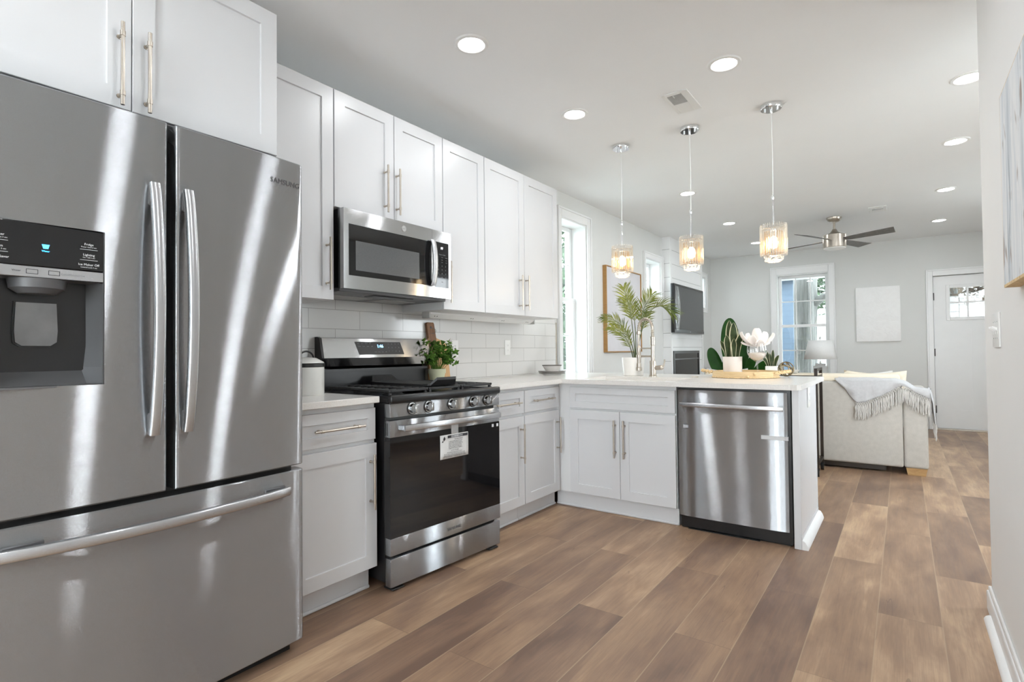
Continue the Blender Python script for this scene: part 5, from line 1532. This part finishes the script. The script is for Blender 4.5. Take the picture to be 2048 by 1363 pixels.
snake((1.585, 4.06, ZT+0.0112), [(-0.012, 0.01, -0.022, 0.02, 0.262, 0.026, (0.8, 0.55, 0)), (0.014, 0.0, 0.012, 0.0, 0.245, 0.027, (0.85, 0.5, 0)),
      (-0.025, -0.01, -0.032, -0.02, 0.155, 0.021, (0.8, 0.4, 0)), (0.018, -0.02, 0.020, -0.025, 0.130, 0.018, (0.8, 0.55, 0)), (0.030, 0.01, 0.068, 0.01, 0.172, 0.024, (0.75, 0.6, 0)),
      (-0.036, 0.0, -0.078, -0.01, 0.115, 0.015, (0.8, 0.5, 0)), (0.0, 0.03, 0.03, 0.045, 0.20, 0.020, (0.7, 0.6, 0))],
      'snake plant with cream edged leaves in the blush pot on the tray', 0.065, 0.135)
snake((1.590, 5.45, 0.876), [(-0.012, 0, -0.052, -0.005, 0.155, 0.017, (0.8, 0.5, 0)), (0.012, 0.0, 0.014, 0.0, 0.150, 0.015, (0.8, 0.55, 0)), (0.0, -0.01, -0.012, -0.012, 0.118, 0.012, (0.8, 0.5, 0)), (0.025, 0.01, 0.062, 0.0, 0.10, 0.017, (0.75, 0.5, 0)), (-0.03, 0, -0.075, -0.02, 0.09, 0.014, (0.8, 0.5, 0))],
      'small snake plant in a square white pot on the black cart', 0.047, 0.066, round_pot=False)

# goblet with sand and a white flower
GX, GY = 1.748, 4.065
e = thing('goblet', 'large clear glass goblet standing on the tray', 'goblet', (GX, GY, ZT+0.0112))
B().lathe([(0.038, 0.0), (0.038, 0.002), (0.012, 0.006), (0.006, 0.012), (0.0055, 0.070), (0.0062, 0.086), (0.0095, 0.0975), (0.017, 0.1055), (0.028, 0.1120), (0.041, 0.1215), (0.053, 0.1350), (0.061, 0.1520), (0.065, 0.170), (0.063, 0.200), (0.056, 0.228),
           (0.0545, 0.228), (0.0615, 0.200), (0.0635, 0.170), (0.0595, 0.1527), (0.0517, 0.1362), (0.040, 0.1230), (0.027, 0.1138), (0.012, 0.1085), (0.0, 0.1075)], (0, 0, 0), 36, True, False).obj('glass', 'glass', e, smooth=60)
o = B().lathe([(0.0, 0.1095), (0.012, 0.1105), (0.026, 0.1155), (0.039, 0.1247), (0.0505, 0.1378), (0.0595, 0.158), (0.03, 0.163), (0.0, 0.160)], (0, 0, 0), 30, False, False).obj('white_sand', 'sand', loc=(GX, GY, ZT+0.0122))
tag(o, 'white sand filling the bottom of the glass goblet', 'sand', None, 'stuff')
e = thing('artificial_flower', 'large white flower standing in the glass goblet', 'flower', (GX, GY, ZT+0.172))
B().tube([(0, 0, 0.0), (0.003, 0, 0.04), (0.0, 0, 0.075)], 0.004, 8).lathe([(0.004, 0.05), (0.014, 0.068), (0.012, 0.085), (0.0, 0.094)], (0, 0, 0), 14, True, False).obj('stem', 'petal', e)
rr = random.Random(9)
# camera-right direction is roughly (0.81, 0.59); petals: azimuth, rise, reach, half width
for k, (a, h, L, w) in enumerate(((100, 0.112, 0.020, 0.034), (214, 0.088, 0.100, 0.032), (30, 0.078, 0.105, 0.036), (196, 0.020, 0.098, 0.030), (-30, 0.085, 0.062, 0.036), (300, 0.030, 0.062, 0.032), (15, 0.015, 0.080, 0.028), (150, 0.080, 0.070, 0.032), (255, 0.060, 0.060, 0.034))):
    c, s = math.cos(math.radians(a)), math.sin(math.radians(a))
    b = B()
    blade_leaf(b, [(0.006*c, 0.006*s, 0.050), (L*0.50*c, L*0.50*s, 0.056+h*0.25), (L*0.88*c, L*0.88*s, 0.060+h*0.70), (L*c, L*s, 0.062+h)],
               lambda t: w*max(0.10, math.sin(PI*(0.10+0.80*t))**0.75), (-s, c, 0.0), 12, -0.45, None, 0.35)
    b.obj('petal', 'petal', e, normals=False, smooth=70, solid=0.0015)

# metal orb on the peninsula, behind the tray
e = thing('orb_sculpture', 'open bronze band orb at the back edge of the peninsula', 'decoration', (1.888, 4.322, ZT))
R_ = 0.053
for k, (rx, rz_) in enumerate(((80, 0), (80, 60), (80, 120), (25, 30), (40, 150))):
    b = B()
    m = Matrix.Translation((0, 0, R_)) @ Matrix.Rotation(math.radians(rz_), 4, 'Z') @ Matrix.Rotation(math.radians(rx), 4, 'X')
    pts = [m @ Vector((R_*0.95*math.cos(i*PI/18), R_*0.95*math.sin(i*PI/18), 0)) for i in range(36)]
    b.tube(pts, 0.0042, 6, closed=True)
    b.obj('band', 'bronze', e)

# ================================================================ LIVING ROOM
# rolling console cart behind the sofa
e = thing('console_cart', 'narrow black metal cart on casters behind the sofa', 'cart', (1.20, 5.29, 0))
cw, cd = 0.775, 0.36
b = B()
P_ = 0.024
for x in (0, cw-P_):
    for y in (0, cd-P_): b.box(x, x+P_, y, y+P_, 0.075, 0.928)
for x in (0, cw-P_): b.box(x, x+P_, P_, cd-P_, 0.905, 0.928).box(x, x+P_, P_, cd-P_, 0.10, 0.124)
for y in (0, cd-P_): b.box(P_, cw-P_, y, y+P_, 0.848, 0.868).box(P_, cw-P_, y, y+P_, 0.10, 0.124)
for x in (0, cw-P_): b.box(x, x+P_, P_, cd-P_, 0.848, 0.868)
b.obj('frame', 'black_metal', e, smooth=0)
B().box(0.002, cw-0.002, 0.002, cd-0.002, 0.868, 0.8755).obj('top_shelf', 'cream', e, smooth=0)
B().box(0.026, cw-0.026, 0.026, cd-0.026, 0.105, 0.122).obj('lower_shelf', 'leg_wood', e, smooth=0)
for x in (P_/2, cw-P_/2):
    for y in (P_/2, cd-P_/2):
        B().cyl((x-0.012, y, 0.034), (x+0.012, y, 0.034), 0.034, seg=20).box(x-0.016, x+0.016, y-0.008, y+0.008, 0.05, 0.076, 0.002).obj('caster', 'black_gloss', e)
o = B().box(1.55, 1.93, 5.34, 5.60, 0.1222, 0.245, 0.012, 2).obj('storage_box', 'cream')
tag(o, 'beige box on the lower shelf of the black cart', 'storage box')
o = B().lathe([(0.0, 0.0), (0.018, 0.0), (0.040, 0.024), (0.044, 0.034), (0.040, 0.033), (0.0, 0.012)], (0, 0, 0), 24, False, False).obj('decorative_bowl', 'concrete', loc=(1.775, 5.45, 0.8758), smooth=60)
tag(o, 'little grey bowl on the black cart beyond the bronze orb', 'bowl')

# sofa (its back faces the kitchen)
SXL, SXR, SYB = 0.64, 2.735, 5.78
sf = thing('sofa', 'beige linen sofa with its back to the kitchen', 'sofa', (SXL, SYB, 0))
sw = SXR-SXL
B().box(0.172, sw-0.172, 0.0, 0.20, 0.062, 0.795, 0.020, 3).obj('backrest', 'sofa', sf)
B().box(0.0, 0.170, 0.002, 0.93, 0.062, 0.725, 0.022, 3).obj('armrest', 'sofa', sf)
B().box(sw-0.170, sw, 0.002, 0.93, 0.062, 0.725, 0.022, 3).obj('armrest', 'sofa', sf)
B().box(0.172, sw-0.172, 0.2, 0.92, 0.10, 0.30, 0.01).obj('seat_base', 'sofa', sf)
for k in range(2):
    x0_ = 0.176+k*(sw-0.352)/2
    B().box(x0_, x0_+(sw-0.356)/2, 0.205, 0.93, 0.30, 0.47, 0.03, 3).obj('seat_cushion', 'cream', sf)
    B().box(x0_+0.01, x0_+(sw-0.376)/2, 0.19, 0.36, 0.46, 0.858, 0.03, 3).obj('back_cushion', 'cream', sf)
B().box(0.18, sw-0.18, 0.05, 0.20, 0.795, 0.812, 0.008, 2).obj('top_welt', 'cream', sf)
for x, y in ((0.01, 0.01), (sw-0.158, 0.01), (0.01, 0.79), (sw-0.158, 0.79)):
    b = B().hexa([(x+0.012, y+0.012, 0), (x+0.136, y+0.012, 0), (x+0.136, y+0.12, 0), (x+0.012, y+0.12, 0), (x, y, 0.063), (x+0.148, y, 0.063), (x+0.148, y+0.13, 0.063), (x, y+0.13, 0.063)])
    b.obj('leg', 'leg_wood', sf, smooth=0)
B().box(0.3, sw-0.3, 0.03, 0.10, 0.02, 0.062).obj('under_rail', 'black_metal', sf, smooth=0)

def pillow(name, label, c, w, h, t, rot, mat):
    T = Matrix.Translation(c) @ Matrix.Rotation(rot[2], 4, 'Z') @ Matrix.Rotation(rot[0], 4, 'X') @ Matrix.Rotation(rot[1], 4, 'Y')
    b = B(T)
    for sg in (-1, 1):
        def fn(u, v, sg=sg):
            a, c_ = 2*u-1, 2*v-1
            e_ = max(0, (1-a**4))*max(0, (1-c_**4))
            pin = 1-0.15*(1-abs(a)**1.5)*abs(c_)**3
            pin2 = 1-0.07*(1-abs(c_))*abs(a)**3
            return (a*w/2*pin2, sg*t/2*e_**0.5, c_*h/2*pin)
        b.grid(fn, 18, 18)
    bmesh.ops.remove_doubles(b.bm, verts=b.bm.verts, dist=0.0004)
    o = b.obj(name, mat, smooth=70)
    tag(o, label, 'pillow')
    return o
pillow('throw_pillow', 'cream pillow with two corners peeking over the sofa back behind the throw', (2.35, 6.25, 0.678), 0.50, 0.42, 0.13, (math.radians(8), 0, 0), 'cream')
pillow('throw_pillow', 'white pillow leaning behind the cream pillow at the throw', (2.29, 6.42, 0.672), 0.40, 0.42, 0.11, (math.radians(8), 0, 0), 'pillow')
pillow('throw_pillow', 'grey pillow at the far left end of the sofa', (0.98, 6.27, 0.685), 0.46, 0.42, 0.13, (math.radians(8), 0, 0), 'throw')

# throw blanket draped over the sofa back and armrest
th = thing('throw_blanket', 'light grey fringed throw draped over the sofa back and armrest', 'blanket', (0, 0, 0))
def lerp(tab, x):
    for (a, va), (b_, vb) in zip(tab, tab[1:]):
        if x <= b_: return va+(vb-va)*max(0, (x-a))/(b_-a)
    return tab[-1][1]
topz = [(2.04, 0.822), (2.50, 0.822), (2.575, 0.795), (2.64, 0.748), (2.735, 0.742), (2.79, 0.738)]
botz = [(2.04, 0.80), (2.11, 0.74), (2.16, 0.655), (2.205, 0.607), (2.27, 0.620), (2.33, 0.645), (2.42, 0.692), (2.50, 0.742), (2.545, 0.775), (2.59, 0.762), (2.64, 0.720), (2.70, 0.690), (2.735, 0.672), (2.79, 0.66)]
def thr(u, v):
    # u along the sofa, v from behind over the top and down the kitchen side
    x = 2.06+(2.752-2.06)*u
    zt, zb2 = lerp(topz, x), lerp(botz, x)
    fold = 0.006*math.sin(x*38+1.5)+0.004*math.sin(x*71)
    if v < 0.45:
        t = v/0.45
        y = 6.02-(6.02-5.765)*t
        z = zt + 0.004*math.sin(x*22+t*5) + (0.004 if t > .2 else -0.0)
        xx = x+0.03*(1-t)*math.sin(3*t)
    else:
        t = (v-0.45)/0.55
        y = 5.765 - 0.006*math.sin(PI*t)-0.004 + fold*t*0.8 - 0.012*max(0, math.sin(x*20+t*4))*t*(1-t)*2
        z = zt+(zb2-zt)*t
        xx = x + 0.05*t*(1-u)*0.6
    return (xx, y, z)
B().grid(thr, 60, 26).obj('cloth', 'throw', th, normals=False, smooth=80, solid=0.004)
def flap(u, v):
    y = 5.765+0.40*u
    zt = 0.742-0.012*(0.5-abs(u-0.5))
    L = 0.30*(1-0.5*u)
    x = 2.752+0.018*min(1, v*3)+0.010*v+0.005*math.sin(y*40+v*3)
    return (x, y, zt-L*v)
B().grid(flap, 16, 14).obj('side_flap', 'throw', th, normals=False, smooth=80, solid=0.004)
rr = random.Random(21)
fb = B()
def strand(p, L, r=0.0034):
    q = Vector(p)
    pts = [q]
    for i in range(1, 6):
        pts.append(Vector((q.x+rr.uniform(-.004, .004), q.y-0.003+rr.uniform(-.002, .002), q.z-L*i/5)))
    fb.tube(pts, [r*0.7, r*1.3, r, r*0.95, r*0.9, r*0.5], 5)
xs = [2.20+(2.74-2.20)*i/30 for i in range(31)]
nodes = []
for i, x in enumerate(xs):
    p = Vector(thr((x-2.06)/(2.752-2.06), 1.0)); p.y -= 0.004
    kn = p+Vector((0, -0.002, -0.030)); nodes.append(kn)
    if i: # crossed knotted lattice
        pp = Vector(thr((xs[i-1]-2.06)/(2.752-2.06), 1.0)); pp.y -= 0.004
        fb.tube([p, (p+nodes[i-1])/2+Vector((0, -.002, 0)), nodes[i-1]], 0.0024, 5)
        fb.tube([pp, (pp+kn)/2+Vector((0, -.003, 0)), kn], 0.0024, 5)
    fb.sphere(kn, 0.0048, 6, 5)
    for _ in range(4): strand(kn+Vector((rr.uniform(-.006, .006), rr.uniform(-.003, .001), 0)), rr.uniform(0.095, 0.135))
for i in range(16):
    p = Vector(flap(i/15, 1.0)); p.x += 0.002
    for _ in range(3): strand(p+Vector((rr.uniform(-.003, .004), rr.uniform(-.008, .008), 0.004)), rr.uniform(0.10, 0.14))
fo = fb.obj('fringe', 'fringe', th, smooth=60); fo['kind'] = 'stuff'; fo['label'] = 'knotted cream fringe along the throw edge'

# table lamp on a side table by the far window
e = thing('side_table', 'small white side table under the lamp by the far window', 'table', (1.65, 8.50, 0))
B().lathe([(0.0, 0.60), (0.24, 0.60), (0.24, 0.622), (0.0, 0.622)], (0, 0, 0), 40, False, False).obj('tabletop', 'trim', e)
for k in range(3):
    a = k*2*PI/3
    B().tube([(0.17*math.cos(a), 0.17*math.sin(a), 0.60), (0.21*math.cos(a), 0.21*math.sin(a), 0.0)], [0.014, 0.010], 10).obj('leg', 'leg_wood', e)
e = thing('table_lamp', 'table lamp with white tapered shade and stepped grey base', 'lamp', (1.652, 8.50, 0.622))
B().box(-0.085, 0.085, -0.05, 0.05, 0.0, 0.235, 0.003).box(-0.058, 0.058, -0.04, 0.04, 0.235, 0.270, 0.003).obj('base', 'concrete', e)
B().cyl((0, 0, 0.27), (0, 0, 0.30), 0.012, seg=14).cyl((0, 0, 0.30), (0, 0, 0.62), 0.004, seg=8).lathe([(0.004, 0.60), (0.012, 0.612), (0.012, 0.63), (0.004, 0.642)], (0, 0, 0), 14).obj('stem', 'chrome', e)
b = B().lathe([(0.200, 0.330), (0.145, 0.588)], (0, 0, 0), 48, False, False)
b.lathe([(0.0, 0.560), (0.149, 0.560)], (0, 0, 0), 24, False, False)
b.obj('lamp_shade', 'lampshade', e, solid=0.002)

# large leafed plant in the corner by the chimney
e = thing('bird_of_paradise', 'large dark leafed plant standing on the floor near the chimney', 'potted plant', (0.80, 7.30, 0))
B().lathe([(0.13, 0), (0.15, 0.02), (0.18, 0.34), (0.17, 0.34), (0.16, 0.31), (0, 0.31)], (0, 0, 0), 32, True, False).obj('pot', 'ceramic', e)
B().lathe([(0, 0.315), (0.158, 0.312)], (0, 0, 0), 20, False, False).obj('soil', 'soil', e)
for (tx, ty, ht, h0, w, sd) in ((-0.02, -0.05, 1.50, 0.90, 0.118, (0.8, 0.5, 0)), (-0.26, -0.10, 1.12, 0.78, 0.085, (0.7, 0.6, 0.3)), (0.17, 0.02, 1.24, 0.80, 0.085, (0.6, 0.7, -0.2)),
                             (0.28, -0.06, 1.03, 0.74, 0.065, (0.5, 0.6, -0.5)), (0.40, 0.05, 0.95, 0.70, 0.08, (0.4, 0.7, -0.6)), (-0.12, 0.12, 0.98, 0.66, 0.07, (0.7, 0.6, 0.2)), (0.10, -0.16, 0.92, 0.62, 0.08, (0.7, 0.5, 0))):
    st = B().tube([(tx*0.1, ty*0.1, 0.30), (tx*0.35, ty*0.35, h0*0.75), (tx*0.55, ty*0.55, h0)], [0.013, 0.010, 0.007], 8)
    lo = st.obj('leaf_stem', 'palm_stem', e)
    b = B()
    blade_leaf(b, [(tx*0.55, ty*0.55, h0), (tx*0.7, ty*0.7, h0+(ht-h0)*0.35), (tx*0.88, ty*0.88, h0+(ht-h0)*0.75), (tx, ty, ht)], lambda t: w*max(0.03, math.sin(PI*min(1, 0.06+0.93*t**0.85))**0.6), sd, 16, 0.18)
    b.obj('leaf', 'bigleaf', lo, normals=False, smooth=60)
